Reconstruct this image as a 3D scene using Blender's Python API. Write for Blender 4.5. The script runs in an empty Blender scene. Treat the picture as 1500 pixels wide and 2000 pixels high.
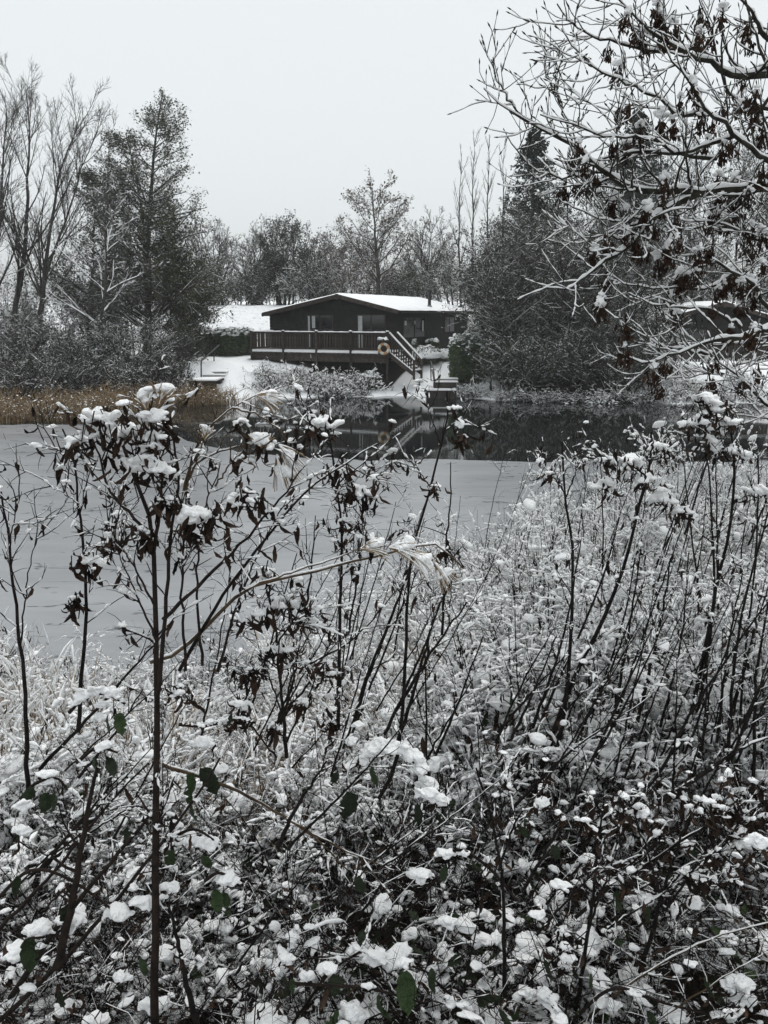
import bpy, math
import numpy as np
from mathutils import Matrix, Vector

# ------------------------------------------------------------------ camera, sky, sun, exposure
scene = bpy.context.scene
F_PX, HOR, CAM_Z = 1600.0, 615.0, 4.0
PITCH = math.atan((1000 - HOR) / F_PX)
cam_d = bpy.data.cameras.new("camera"); cam = bpy.data.objects.new("camera", cam_d)
scene.collection.objects.link(cam); scene.camera = cam
cam.location = (0, 0, CAM_Z); cam.rotation_euler = (math.pi / 2 - PITCH, 0, 0)
cam_d.sensor_fit = 'VERTICAL'; cam_d.sensor_height = 24.0; cam_d.lens = F_PX / 2000 * 24
cam_d.clip_start = 0.05; cam_d.clip_end = 3000

SUN_EL, SUN_AZ = math.radians(62), math.radians(200)
world = bpy.data.worlds.new("World"); scene.world = world; world.use_nodes = True
wn, wl = world.node_tree.nodes, world.node_tree.links
bg = wn["Background"]
sky = wn.new("ShaderNodeTexSky"); sky.sky_type = 'NISHITA'; sky.sun_disc = False
sky.sun_elevation = SUN_EL; sky.sun_rotation = SUN_AZ
mx = wn.new("ShaderNodeMix"); mx.data_type = 'RGBA'; mx.inputs[0].default_value = 0.93
wl.new(sky.outputs[0], mx.inputs[6]); mx.inputs[7].default_value = (8.0, 8.35, 8.45, 1)   # overcast cloud cover
wl.new(mx.outputs[2], bg.inputs[0]); bg.inputs[1].default_value = 0.1
sd = bpy.data.lights.new("sun", 'SUN'); sd.energy = 1.2; sd.angle = math.radians(30); sd.color = (1, .97, .93)
so = bpy.data.objects.new("sun", sd); scene.collection.objects.link(so)
so.rotation_euler = (math.pi / 2 - SUN_EL, 0, math.radians(160))
vs = scene.view_settings
vs.view_transform = 'Standard'; vs.look = 'None'; vs.exposure = 0.24; vs.gamma = 1; vs.use_curve_mapping = False
scene.cycles.max_bounces = 7; scene.cycles.diffuse_bounces = 5; scene.cycles.glossy_bounces = 3
scene.cycles.transparent_max_bounces = 8; scene.cycles.use_denoising = True

ST, CT = math.sin(PITCH), math.cos(PITCH)
def ray(px, py):
    u = (np.asarray(px, float) - 750) / F_PX; v = (1000 - np.asarray(py, float)) / F_PX
    return u, CT + v * ST, -ST + v * CT
def P(px, py, Y):
    "point at world distance Y that a photo position looks towards"
    dx, dy, dz = ray(px, py); k = Y / dy
    return np.stack(np.broadcast_arrays(dx * k, Y + 0 * dx, CAM_Z + dz * k), -1)
def ppm(Y): return F_PX / Y
COL = scene.collection

# ------------------------------------------------------------------ materials
def mat(name, base, rough=0.8, var=None, scale=8.0, bump=0.0, bscale=40.0, spec=0.3, rnd=0.0, detail=4):
    m = bpy.data.materials.new(name); m.use_nodes = True
    n, l = m.node_tree.nodes, m.node_tree.links
    b = n["Principled BSDF"]; b.inputs["Roughness"].default_value = rough
    b.inputs["Specular IOR Level"].default_value = spec
    tc = n.new("ShaderNodeTexCoord")
    if var is not None:
        no = n.new("ShaderNodeTexNoise"); no.inputs["Scale"].default_value = scale; no.inputs["Detail"].default_value = detail
        l.new(tc.outputs["Object"], no.inputs["Vector"])
        cr = n.new("ShaderNodeValToRGB"); cr.color_ramp.elements[0].position = .35; cr.color_ramp.elements[1].position = .65
        cr.color_ramp.elements[0].color = (*base, 1); cr.color_ramp.elements[1].color = (*var, 1)
        l.new(no.outputs[0], cr.inputs[0]); out = cr.outputs[0]
        if rnd:
            oi = n.new("ShaderNodeObjectInfo"); mr = n.new("ShaderNodeMapRange")
            mr.inputs[3].default_value = 1 - rnd; mr.inputs[4].default_value = 1 + rnd
            l.new(oi.outputs["Random"], mr.inputs[0])
            mm = n.new("ShaderNodeVectorMath"); mm.operation = 'SCALE'
            l.new(out, mm.inputs[0]); l.new(mr.outputs[0], mm.inputs["Scale"]); out = mm.outputs[0]
        l.new(out, b.inputs["Base Color"])
    else:
        b.inputs["Base Color"].default_value = (*base, 1)
    if bump:
        nb = n.new("ShaderNodeTexNoise"); nb.inputs["Scale"].default_value = bscale; nb.inputs["Detail"].default_value = 5
        l.new(tc.outputs["Object"], nb.inputs["Vector"])
        bp = n.new("ShaderNodeBump"); bp.inputs["Strength"].default_value = bump; bp.inputs["Distance"].default_value = .02
        l.new(nb.outputs[0], bp.inputs["Height"]); l.new(bp.outputs[0], b.inputs["Normal"])
    return m
M = {}
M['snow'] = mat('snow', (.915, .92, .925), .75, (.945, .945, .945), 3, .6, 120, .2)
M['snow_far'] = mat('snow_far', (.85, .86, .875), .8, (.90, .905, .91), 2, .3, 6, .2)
M['bark'] = mat('dark_bark', (.006, .005, .0045), .85, (.020, .016, .014), 30, .4, 120, .15)
M['bark_red'] = mat('reddish_bark', (.008, .0055, .0045), .8, (.026, .017, .013), 40, .3, 150, .2)
M['stalk'] = mat('brown_stalk', (.035, .024, .015), .8, (.11, .078, .048), 25, .3, 120, .2)
M['straw'] = mat('dry_stalk', (.16, .10, .05), .8, (.34, .24, .13), 12, 0, 1, .2)
M['bark_far'] = mat('tree_bark', (.032, .031, .028), .9, (.080, .076, .068), 5, 0, 1, .1)
M['bark_ash'] = mat('ash_bark', (.012, .011, .009), .85, (.042, .040, .030), 14, .4, 60, .2)
M['twig_far'] = mat('far_twig', (.060, .057, .052), .9, (.135, .128, .118), 2, 0, 1, .1)
M['leaf_olive'] = mat('olive_leaf', (.048, .054, .034), .8, (.115, .12, .08), 3, 0, 1, .15)
M['leaf_dark'] = mat('dark_leaf', (.026, .030, .022), .8, (.070, .077, .058), 2, 0, 1, .15)
M['leaf_rust'] = mat('rust_leaf', (.070, .052, .038), .8, (.14, .10, .07), 3, 0, 1, .15)
M['needle'] = mat('conifer_needle', (.010, .018, .013), .8, (.026, .038, .028), 3, 0, 1, .15)
M['laurel'] = mat('laurel_leaf', (.022, .045, .014), .45, (.075, .125, .035), 5, 0, 1, .4)
M['dead_leaf'] = mat('dead_leaf', (.008, .0055, .0045), .75, (.046, .025, .015), 22, .4, 60, .2, .8)
M['green_leaf'] = mat('bramble_leaf', (.008, .018, .006), .55, (.028, .048, .013), 22, .4, 70, .3, .6)
M['ash_key'] = mat('ash_key', (.010, .006, .005), .8, (.050, .025, .013), 60, 0, 1, .2, .4)
M['reed'] = mat('reed_straw', (.13, .095, .058), .85, (.40, .32, .21), 2.2, 0, 1, .15)
M['wood_dark'] = mat('creosoted_board', (.009, .009, .009), .75, (.022, .020, .018), 4, .3, 30, .2, .25)
M['deck_wood'] = mat('weathered_deck_timber', (.030, .024, .020), .8, (.068, .055, .047), 6, .3, 40, .2, .3)
M['metal_dark'] = mat('dark_metal', (.02, .02, .02), .5, (.03, .03, .03), 8)
M['metal_grey'] = mat('galvanised_rail', (.16, .16, .16), .5, (.24, .24, .24), 8)
M['curtain_and_reflection'] = mat('white_curtain_and_reflection', (.34, .35, .35), .9, (.46, .47, .47), 12)  # front curtains, and the reflections painted on the side window
M['buoy'] = mat('buoy_orange', (.42, .23, .11), .55, (.52, .32, .18), 6)
M['buoy_white'] = mat('buoy_white', (.62, .58, .50), .5, (.75, .72, .64), 6)
M['timber'] = mat('jetty_timber', (.018, .016, .014), .85, (.05, .044, .038), 6, .3, 30)
m = M['glass'] = mat('window_glass', (.008, .009, .010), .06, spec=.6)

def ground_material():
    m = bpy.data.materials.new('snowy_ground'); m.use_nodes = True
    n, l = m.node_tree.nodes, m.node_tree.links; b = n["Principled BSDF"]; b.inputs["Roughness"].default_value = .85
    b.inputs["Specular IOR Level"].default_value = .15
    tc = n.new("ShaderNodeTexCoord")
    def noise(s, d=6, r=.6):
        x = n.new("ShaderNodeTexNoise"); x.inputs["Scale"].default_value = s; x.inputs["Detail"].default_value = d
        x.inputs["Roughness"].default_value = r; l.new(tc.outputs["Object"], x.inputs["Vector"]); return x.outputs[0]
    def ramp(src, p0, c0, p1, c1):
        r = n.new("ShaderNodeValToRGB"); r.color_ramp.elements[0].position = p0; r.color_ramp.elements[1].position = p1
        r.color_ramp.elements[0].color = (*c0, 1); r.color_ramp.elements[1].color = (*c1, 1); l.new(src, r.inputs[0]); return r.outputs[0]
    snow = ramp(noise(1.2), .3, (.84, .86, .88), .7, (.91, .92, .93))
    litter = ramp(noise(26), .35, (.010, .008, .006), .7, (.055, .038, .026))
    sy = n.new("ShaderNodeSeparateXYZ"); l.new(tc.outputs["Object"], sy.inputs[0]); my = n.new("ShaderNodeMapRange"); my.inputs[1].default_value = 2.4; my.inputs[2].default_value = 4.2; my.inputs[3].default_value = 0; my.inputs[4].default_value = .16; l.new(sy.outputs[1], my.inputs[0])
    pa = n.new("ShaderNodeMath"); pa.operation = 'ADD'; l.new(noise(2.6, 8, .60), pa.inputs[0]); l.new(my.outputs[0], pa.inputs[1])
    patch = ramp(pa.outputs[0], .51, (0, 0, 0), .54, (1, 1, 1))
    mixn = n.new("ShaderNodeMix"); mixn.data_type = 'RGBA'
    l.new(patch, mixn.inputs[0]); l.new(litter, mixn.inputs[6]); l.new(snow, mixn.inputs[7])
    sx = n.new("ShaderNodeSeparateXYZ"); l.new(tc.outputs["Object"], sx.inputs[0])
    far = n.new("ShaderNodeMapRange"); far.inputs[1].default_value = 14; far.inputs[2].default_value = 20
    l.new(sx.outputs[1], far.inputs[0])
    mix2 = n.new("ShaderNodeMix"); mix2.data_type = 'RGBA'
    l.new(far.outputs[0], mix2.inputs[0]); l.new(mixn.outputs[2], mix2.inputs[6]); l.new(snow, mix2.inputs[7])
    ax = n.new("ShaderNodeMath"); ax.operation = 'ADD'; l.new(sx.outputs[0], ax.inputs[0]); ax.inputs[1].default_value = 2.2
    ab = n.new("ShaderNodeMath"); ab.operation = 'ABSOLUTE'; l.new(ax.outputs[0], ab.inputs[0])
    wd = n.new("ShaderNodeMapRange"); wd.inputs[1].default_value = 7.6; wd.inputs[2].default_value = 8.6; l.new(ab.outputs[0], wd.inputs[0])
    wp = ramp(noise(1.6, 8, .75), .60, (1, 1, 1), .68, (0, 0, 0)); wm_ = n.new("ShaderNodeMath"); wm_.operation = 'MULTIPLY'; l.new(wp, wm_.inputs[0]); wy = n.new('ShaderNodeMapRange'); wy.inputs[1].default_value = 50; wy.inputs[2].default_value = 46; l.new(sx.outputs[1], wy.inputs[0]); wz = n.new('ShaderNodeMath'); wz.operation = 'MULTIPLY'; l.new(wd.outputs[0], wz.inputs[0]); l.new(wy.outputs[0], wz.inputs[1]); wx = n.new('ShaderNodeMapRange'); wx.inputs[1].default_value = 13.8; wx.inputs[2].default_value = 12.6; l.new(sx.outputs[0], wx.inputs[0]); wq = n.new('ShaderNodeMath'); wq.operation = 'MULTIPLY'; l.new(wz.outputs[0], wq.inputs[0]); l.new(wx.outputs[0], wq.inputs[1]); l.new(wq.outputs[0], wm_.inputs[1])
    mixw = n.new("ShaderNodeMix"); mixw.data_type = 'RGBA'; l.new(wm_.outputs[0], mixw.inputs[0]); l.new(mix2.outputs[2], mixw.inputs[6]); mixw.inputs[7].default_value = (.022, .018, .014, 1); mix2 = mixw
    # grass tips showing through the thin snow of the bank far behind
    gr = ramp(noise(3.4, 8, .8), .54, (0, 0, 0), .66, (1, 1, 1))
    hi = n.new("ShaderNodeMapRange"); hi.inputs[1].default_value = 49; hi.inputs[2].default_value = 54; hi.inputs[4].default_value = .8
    l.new(sx.outputs[1], hi.inputs[0])
    mul = n.new("ShaderNodeMath"); mul.operation = 'MULTIPLY'; l.new(gr, mul.inputs[0]); l.new(hi.outputs[0], mul.inputs[1])
    mix3 = n.new("ShaderNodeMix"); mix3.data_type = 'RGBA'; l.new(mul.outputs[0], mix3.inputs[0])
    l.new(mix2.outputs[2], mix3.inputs[6]); mix3.inputs[7].default_value = (.10, .09, .06, 1)
    l.new(mix3.outputs[2], b.inputs["Base Color"])
    bp = n.new("ShaderNodeBump"); bp.inputs["Strength"].default_value = .6; bp.inputs["Distance"].default_value = .05
    l.new(noise(9), bp.inputs["Height"]); l.new(bp.outputs[0], b.inputs["Normal"])
    return m
M['ground'] = ground_material()

def water_material():
    m = bpy.data.materials.new('lake_water'); m.use_nodes = True
    n, l = m.node_tree.nodes, m.node_tree.links; b = n["Principled BSDF"]
    b.inputs["Base Color"].default_value = (.010, .012, .012, 1); b.inputs["Roughness"].default_value = .03; b.inputs["IOR"].default_value = 1.6
    tc = n.new("ShaderNodeTexCoord"); mp = n.new("ShaderNodeMapping"); mp.inputs["Scale"].default_value = (.7, 2.2, 1)
    l.new(tc.outputs["Object"], mp.inputs[0])
    no = n.new("ShaderNodeTexNoise"); no.inputs["Scale"].default_value = 2.0; no.inputs["Detail"].default_value = 3
    l.new(mp.outputs[0], no.inputs["Vector"])
    bp = n.new("ShaderNodeBump"); bp.inputs["Strength"].default_value = .025; bp.inputs["Distance"].default_value = .03
    l.new(no.outputs[0], bp.inputs["Height"]); l.new(bp.outputs[0], b.inputs["Normal"])
    return m
M['water'] = water_material()

def ice_material():
    m = bpy.data.materials.new('grey_ice'); m.use_nodes = True
    n, l = m.node_tree.nodes, m.node_tree.links; b = n["Principled BSDF"]
    b.inputs["Roughness"].default_value = .26; b.inputs["IOR"].default_value = 1.31
    tc = n.new("ShaderNodeTexCoord")
    def noise(scale, s, d=4, r=.55):
        mp = n.new("ShaderNodeMapping"); mp.inputs["Scale"].default_value = scale; l.new(tc.outputs["Object"], mp.inputs[0])
        x = n.new("ShaderNodeTexNoise"); x.inputs["Scale"].default_value = s; x.inputs["Detail"].default_value = d
        x.inputs["Roughness"].default_value = r; l.new(mp.outputs[0], x.inputs["Vector"]); return x.outputs[0]
    r1 = n.new("ShaderNodeValToRGB"); e = r1.color_ramp.elements
    e[0].position = .3; e[1].position = .75; e[0].color = (.225, .234, .244, 1); e[1].color = (.34, .35, .362, 1)
    l.new(noise((.3, 1.1, 1), .55, 8, .65), r1.inputs[0])
    # short hairline cracks, where two noises meet
    r2 = n.new("ShaderNodeValToRGB"); e = r2.color_ramp.elements
    e[0].position = .478; e[1].position = .522; e[0].color = (0, 0, 0, 1); e[1].color = (0, 0, 0, 1)
    k = e.new(.5); k.color = (1, 1, 1, 1)
    l.new(noise((.5, 1.7, 1), 1.3, 3), r2.inputs[0])
    r3 = n.new("ShaderNodeValToRGB"); e = r3.color_ramp.elements
    e[0].position = .53; e[1].position = .57; e[0].color = (0, 0, 0, 1); e[1].color = (1, 1, 1, 1)
    l.new(noise((1, 1.6, 1), 1.1, 2), r3.inputs[0])
    mu = n.new("ShaderNodeMath"); mu.operation = 'MULTIPLY'; l.new(r2.outputs[0], mu.inputs[0]); l.new(r3.outputs[0], mu.inputs[1])
    mixn = n.new("ShaderNodeMix"); mixn.data_type = 'RGBA'; l.new(mu.outputs[0], mixn.inputs[0])
    l.new(r1.outputs[0], mixn.inputs[6]); mixn.inputs[7].default_value = (.06, .065, .07, 1)
    l.new(mixn.outputs[2], b.inputs["Base Color"])
    bp = n.new("ShaderNodeBump"); bp.inputs["Strength"].default_value = .15; bp.inputs["Distance"].default_value = .02
    l.new(noise((1, 1, 1), 14, 3), bp.inputs["Height"]); l.new(bp.outputs[0], b.inputs["Normal"])
    return m
M['ice'] = ice_material()

# ------------------------------------------------------------------ helpers
def norm(v): return v / np.maximum(np.linalg.norm(v, axis=-1, keepdims=True), 1e-9)

class MB:
    "collects shapes; build() links them as one mesh object"
    def __init__(s): s.v = []; s.f3 = []; s.f4 = []; s.m3 = []; s.m4 = []; s.n = 0
    def raw(s, V, F, mi=0):
        V = np.asarray(V, float); F = np.asarray(F, np.int64)
        if len(F) == 0: return
        if F.shape[1] == 3: s.f3.append(F + s.n); s.m3.append(np.full(len(F), mi))
        else: s.f4.append(F + s.n); s.m4.append(np.full(len(F), mi))
        s.v.append(V); s.n += len(V)
    def tubes(s, Pt, R, sides=4, mi=0):
        Pt = np.asarray(Pt, float); R = np.asarray(R, float)
        if Pt.ndim == 2: Pt = Pt[None]; R = R[None]
        Mn, N, _ = Pt.shape
        if Mn == 0: return
        T = norm(np.gradient(Pt, axis=1)); mean = norm(Pt[:, -1] - Pt[:, 0])
        ref = np.where(np.abs(mean[:, 2:3]) < .75, np.array([[0, 0, 1.]]), np.array([[1., 0, 0]]))[:, None, :]
        A = norm(np.cross(T, ref)); B = np.cross(T, A)
        ang = np.arange(sides) * 2 * np.pi / sides + .4
        V = Pt[:, :, None] + R[:, :, None, None] * (A[:, :, None] * np.cos(ang)[:, None] + B[:, :, None] * np.sin(ang)[:, None])
        base = (np.arange(Mn) * N * sides)[:, None, None] + (np.arange(N - 1) * sides)[None, :, None]
        k = np.arange(sides)[None, None]; k2 = (k + 1) % sides
        F = np.stack([base + k, base + k2, base + sides + k2, base + sides + k], -1).reshape(-1, 4)
        s.raw(V.reshape(-1, 3), F, mi)
    def ribbons(s, Pt, W, mi=0, side=None):
        Mn, N, _ = Pt.shape
        T = norm(np.gradient(Pt, axis=1)); A = norm(np.cross(T, side[:, None, :]))
        V = np.stack([Pt - A * W[..., None], Pt + A * W[..., None]], 2)
        base = (np.arange(Mn) * N * 2)[:, None] + (np.arange(N - 1) * 2)[None]
        F = np.stack([base, base + 1, base + 3, base + 2], -1).reshape(-1, 4)
        s.raw(V.reshape(-1, 3), F, mi)
    def stamp(s, V, F, mats, offs, mi=0):
        V = np.asarray(V, float); K = len(offs)
        if K == 0: return
        W = np.einsum('kij,vj->kvi', mats, V) + offs[:, None]
        s.raw(W.reshape(-1, 3), (np.asarray(F)[None] + (np.arange(K) * len(V))[:, None, None]).reshape(-1, np.shape(F)[1]), mi)
    def box(s, a, b, mi=0):
        a = np.array(a, float); b = np.array(b, float)
        c = np.array([[x, y, z] for z in (a[2], b[2]) for y in (a[1], b[1]) for x in (a[0], b[0])])
        s.raw(c, [[0, 2, 3, 1], [4, 5, 7, 6], [0, 1, 5, 4], [2, 6, 7, 3], [0, 4, 6, 2], [1, 3, 7, 5]], mi)
    def beam(s, p, q, w, h, mi=0):
        p = np.array(p, float); q = np.array(q, float); t = norm(q - p)
        up = np.array([0, 0, 1.]) if abs(t[2]) < .95 else np.array([0, 1., 0])
        a = norm(np.cross(t, up)) * w / 2; b = norm(np.cross(a, t)) * h / 2
        c = np.array([e + i * a + j * b for e in (p, q) for i, j in ((-1, -1), (1, -1), (1, 1), (-1, 1))])
        s.raw(c, [[3, 2, 1, 0], [4, 5, 6, 7], [0, 1, 5, 4], [1, 2, 6, 5], [2, 3, 7, 6], [3, 0, 4, 7]], mi)
    def prism(s, poly, off, mi=0):
        poly = np.array(poly, float); n = len(poly); V = np.vstack([poly, poly + np.array(off, float)])
        s.raw(V, [[i, (i + 1) % n, n + (i + 1) % n, n + i] for i in range(n)], mi)
        for o, r in ((0, 1), (n, -1)):
            idx = np.arange(n)[::-r] + o
            s.raw(V, [[idx[0], idx[i], idx[i + 1]] for i in range(1, n - 1)], mi)
    def mesh(s, name, mats, smooth=True):
        me = bpy.data.meshes.new(name)
        V = np.concatenate(s.v) if s.v else np.zeros((0, 3))
        f3 = np.concatenate(s.f3) if s.f3 else np.zeros((0, 3), int); f4 = np.concatenate(s.f4) if s.f4 else np.zeros((0, 4), int)
        loops = np.concatenate([f3.ravel(), f4.ravel()]).astype(np.int32)
        me.vertices.add(len(V)); me.vertices.foreach_set("co", V.astype(np.float32).ravel())
        me.loops.add(len(loops)); me.loops.foreach_set("vertex_index", loops)
        st = np.concatenate([np.arange(len(f3)) * 3, len(f3) * 3 + np.arange(len(f4)) * 4]).astype(np.int32)
        me.polygons.add(len(st)); me.polygons.foreach_set("loop_start", st)
        mi = np.concatenate([np.concatenate(s.m3) if s.m3 else np.zeros(0), np.concatenate(s.m4) if s.m4 else np.zeros(0)]).astype(np.int32)
        for mm in mats: me.materials.append(mm)
        me.polygons.foreach_set("material_index", mi)
        me.polygons.foreach_set("use_smooth", np.full(len(st), smooth))
        me.update(calc_edges=True); return me
    def build(s, name, mats, parent=None, smooth=True):
        if not isinstance(mats, (list, tuple)): mats = [mats]
        o = link(name, s.mesh(name, mats, smooth), parent)
        if parent is not None and name in ('snow', 'twig', 'branch', 'foliage', 'crown'): o['kind'] = 'stuff'
        return o

def link(name, data, parent=None, mw=None):
    o = bpy.data.objects.new(name, data); COL.objects.link(o)
    if parent is not None: o.parent = parent
    if mw is not None: o.matrix_basis = mw
    return o
def tag(o, label=None, cat=None, group=None, kind=None):
    if label: o['label'] = label
    if cat: o['category'] = cat
    if group: o['group'] = group
    if kind: o['kind'] = kind
    return o
def empty(name, loc=(0, 0, 0), rz=0, label=None, cat=None, group=None, kind=None):
    o = link(name, None); o.location = loc; o.rotation_euler = (0, 0, rz); o.empty_display_size = .2
    return tag(o, label, cat, group, kind)
def copy_tree(o, parent=None):
    c = o.copy(); COL.objects.link(c); c.parent = parent
    for ch in [x for x in COL.objects if x.parent == o]: copy_tree(ch, c)
    return c

def resample(pts, n):
    pts = np.asarray(pts, float)
    d = np.r_[0, np.cumsum(np.linalg.norm(np.diff(pts, axis=0), axis=1))]
    # Catmull-Rom through the points, then even spacing
    ext = np.vstack([2 * pts[0] - pts[1], pts, 2 * pts[-1] - pts[-2]]); out = []
    for i in range(len(pts) - 1):
        p0, p1, p2, p3 = ext[i:i + 4]
        for t in np.linspace(0, 1, 8, endpoint=False):
            out.append(.5 * (2 * p1 + (p2 - p0) * t + (2 * p0 - 5 * p1 + 4 * p2 - p3) * t * t + (3 * p1 - p0 - 3 * p2 + p3) * t ** 3))
    out.append(pts[-1]); out = np.array(out)
    d = np.r_[0, np.cumsum(np.linalg.norm(np.diff(out, axis=0), axis=1))]
    s = np.linspace(0, d[-1], n)
    return np.stack([np.interp(s, d, out[:, k]) for k in range(out.shape[1])], -1)

def grow(rng, Pp, Rp, n, t=(.2, 1), ang=(35, 60), ln=(.3, .5), npts=5, trop=.3, wob=.08, rr=.6, rmin=.002, fall=.5, absl=False, tip=.35):
    "side branches on every parent polyline"
    Mn, N, _ = Pp.shape; idx = np.repeat(np.arange(Mn), n); K = len(idx)
    tt = rng.uniform(t[0], t[1], K); ft = tt * (N - 1); i = np.minimum(ft.astype(int), N - 2); f = (ft - i)[:, None]
    p = Pp[idx, i] * (1 - f) + Pp[idx, i + 1] * f; T = norm(Pp[idx, i + 1] - Pp[idx, i])
    r = Rp[idx, i] * (1 - f[:, 0]) + Rp[idx, i + 1] * f[:, 0]
    v = rng.normal(size=(K, 3)); v -= T * np.sum(v * T, -1, keepdims=True); v = norm(v)
    a = np.radians(rng.uniform(ang[0], ang[1], K))[:, None]; d = np.cos(a) * T + np.sin(a) * v
    L = rng.uniform(ln[0], ln[1], K) * (1 - fall * tt)
    if not absl: L = L * np.sum(np.linalg.norm(np.diff(Pp, axis=1), axis=-1), 1)[idx]
    out = np.empty((K, npts, 3)); out[:, 0] = p; step = (L / (npts - 1))[:, None]
    for k in range(1, npts):
        d = norm(d + np.array([0, 0, trop / npts]) + rng.normal(size=(K, 3)) * wob); p = p + d * step; out[:, k] = p
    r0 = np.maximum(r * rr, rmin)
    return out, r0[:, None] * np.linspace(1, tip, npts)[None]

def snow_on(mb, rng, Pt, R, thick, sides=4, mi=0, keep=1.0, lo=.4, patch=.6, cover=.75, sub=1):
    "ridges of snow lying along the upper side of branches"
    if Pt.ndim == 2: Pt = Pt[None]; R = R[None]
    if keep < 1: k = rng.random(len(Pt)) < keep; Pt = Pt[k]; R = R[k]
    if len(Pt) == 0: return
    if sub > 1:
        f_ = np.linspace(0, Pt.shape[1] - 1.0001, (Pt.shape[1] - 1) * sub + 1); i_ = f_.astype(int); w_ = (f_ - i_)
        thick = thick if np.ndim(thick) == 0 else thick[:, i_]
        Pt = Pt[:, i_] * (1 - w_)[None, :, None] + Pt[:, i_ + 1] * w_[None, :, None]; R = R[:, i_] * (1 - w_) + R[:, i_ + 1] * w_
    T = norm(np.gradient(Pt, axis=1)); hz = np.sqrt(np.maximum(0, 1 - T[..., 2] ** 2))
    s = np.clip((hz - lo) / .35, 0, 1)
    g = rng.random(R.shape); g = (g + np.roll(g, 1, 1)) / 2 if sub == 1 else g ** 1.3
    ph = rng.uniform(0, 6.28, (len(Pt), 1)); fr = rng.uniform(.5, 1.5, (len(Pt), 1)) / sub ** .5; w_ = .5 + .5 * np.sin(ph + fr * np.arange(R.shape[1])[None])
    gate = np.clip((w_ * .7 + g * .3 - (1 - cover) + .10) / .2, 0, 1)
    rs = (thick + .45 * R) * s * (1 - patch + patch * 1.6 * g) * gate
    k = rs.max(1) > np.max(thick) * .1; Pt, R, rs = Pt[k], R[k], rs[k]
    if len(Pt) == 0: return
    C = Pt + np.array([0, 0, 1.]) * (R * .75 + rs * .45)[..., None]
    rs = rs.copy(); rs[:, -1] *= .6
    mb.tubes(C, rs, sides, mi)

def ico(sub):
    t = (1 + 5 ** .5) / 2
    V = [(-1, t, 0), (1, t, 0), (-1, -t, 0), (1, -t, 0), (0, -1, t), (0, 1, t), (0, -1, -t), (0, 1, -t), (t, 0, -1), (t, 0, 1), (-t, 0, -1), (-t, 0, 1)]
    F = [(0, 11, 5), (0, 5, 1), (0, 1, 7), (0, 7, 10), (0, 10, 11), (1, 5, 9), (5, 11, 4), (11, 10, 2), (10, 7, 6), (7, 1, 8), (3, 9, 4), (3, 4, 2), (3, 2, 6), (3, 6, 8), (3, 8, 9), (4, 9, 5), (2, 4, 11), (6, 2, 10), (8, 6, 7), (9, 8, 1)]
    V = [np.array(v) / np.linalg.norm(v) for v in V]
    for _ in range(sub):
        c = {}; G = []
        def mid(a, b):
            k = (min(a, b), max(a, b))
            if k not in c: x = V[a] + V[b]; V.append(x / np.linalg.norm(x)); c[k] = len(V) - 1
            return c[k]
        for a, b, d in F:
            x, y, z = mid(a, b), mid(b, d), mid(d, a); G += [(a, x, z), (b, y, x), (d, z, y), (x, y, z)]
        F = G
    return np.array(V), np.array(F)
def lump(V, seed, amp):
    r = np.random.default_rng(seed); f = np.zeros(len(V))
    for k in range(7):
        w = r.normal(size=3) * (1.6 + .8 * k); f += np.sin(V @ w + r.uniform(0, 6.3)) / (1.2 + .5 * k)
    W = V * (1 + amp * f)[:, None]
    W[:, 2] = np.where(W[:, 2] < 0, W[:, 2] * .35, W[:, 2] * .72); return W
I1, I2, I3 = ico(1), ico(2), ico(3)
BLOB1 = [lump(I1[0], s, .24) for s in range(5)]
BLOB2 = [lump(I2[0], s + 20, .22) for s in range(6)]
BLOB3 = [lump(I3[0], s + 40, .20) for s in range(6)]

def rand_rot(rng, K, tilt=.3):
    a = rng.uniform(0, 2 * np.pi, K); c, s_ = np.cos(a), np.sin(a); z = np.zeros(K); o = np.ones(K)
    Rz = np.stack([np.stack([c, -s_, z], -1), np.stack([s_, c, z], -1), np.stack([z, z, o], -1)], 1)
    b = rng.normal(0, tilt, K); c, s_ = np.cos(b), np.sin(b)
    Rx = np.stack([np.stack([o, z, z], -1), np.stack([z, c, -s_], -1), np.stack([z, s_, c], -1)], 1)
    a = rng.uniform(0, 2 * np.pi, K); c, s_ = np.cos(a), np.sin(a)
    Rz2 = np.stack([np.stack([c, -s_, z], -1), np.stack([s_, c, z], -1), np.stack([z, z, o], -1)], 1)
    return Rz @ Rx @ Rz2
def blobs(mb, rng, pos, size, mi=0, lod=1, tilt=.3, stretch=.35, zs=.75):
    "snow lumps"
    pos = np.asarray(pos, float); K = len(pos); size = np.broadcast_to(np.asarray(size, float), K)
    S = np.stack([1 + rng.uniform(-stretch, stretch, K), 1 + rng.uniform(-stretch, stretch, K), zs + rng.uniform(-.15, .2, K)], -1) * size[:, None]
    Mx = rand_rot(rng, K, tilt) * S[:, None, :]
    T, Fc = {1: (BLOB1, I1[1]), 2: (BLOB2, I2[1]), 3: (BLOB3, I3[1])}[lod]
    w = rng.integers(0, len(T), K)
    for j in range(len(T)):
        k = w == j; mb.stamp(T[j], Fc, Mx[k], pos[k], mi)

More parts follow.
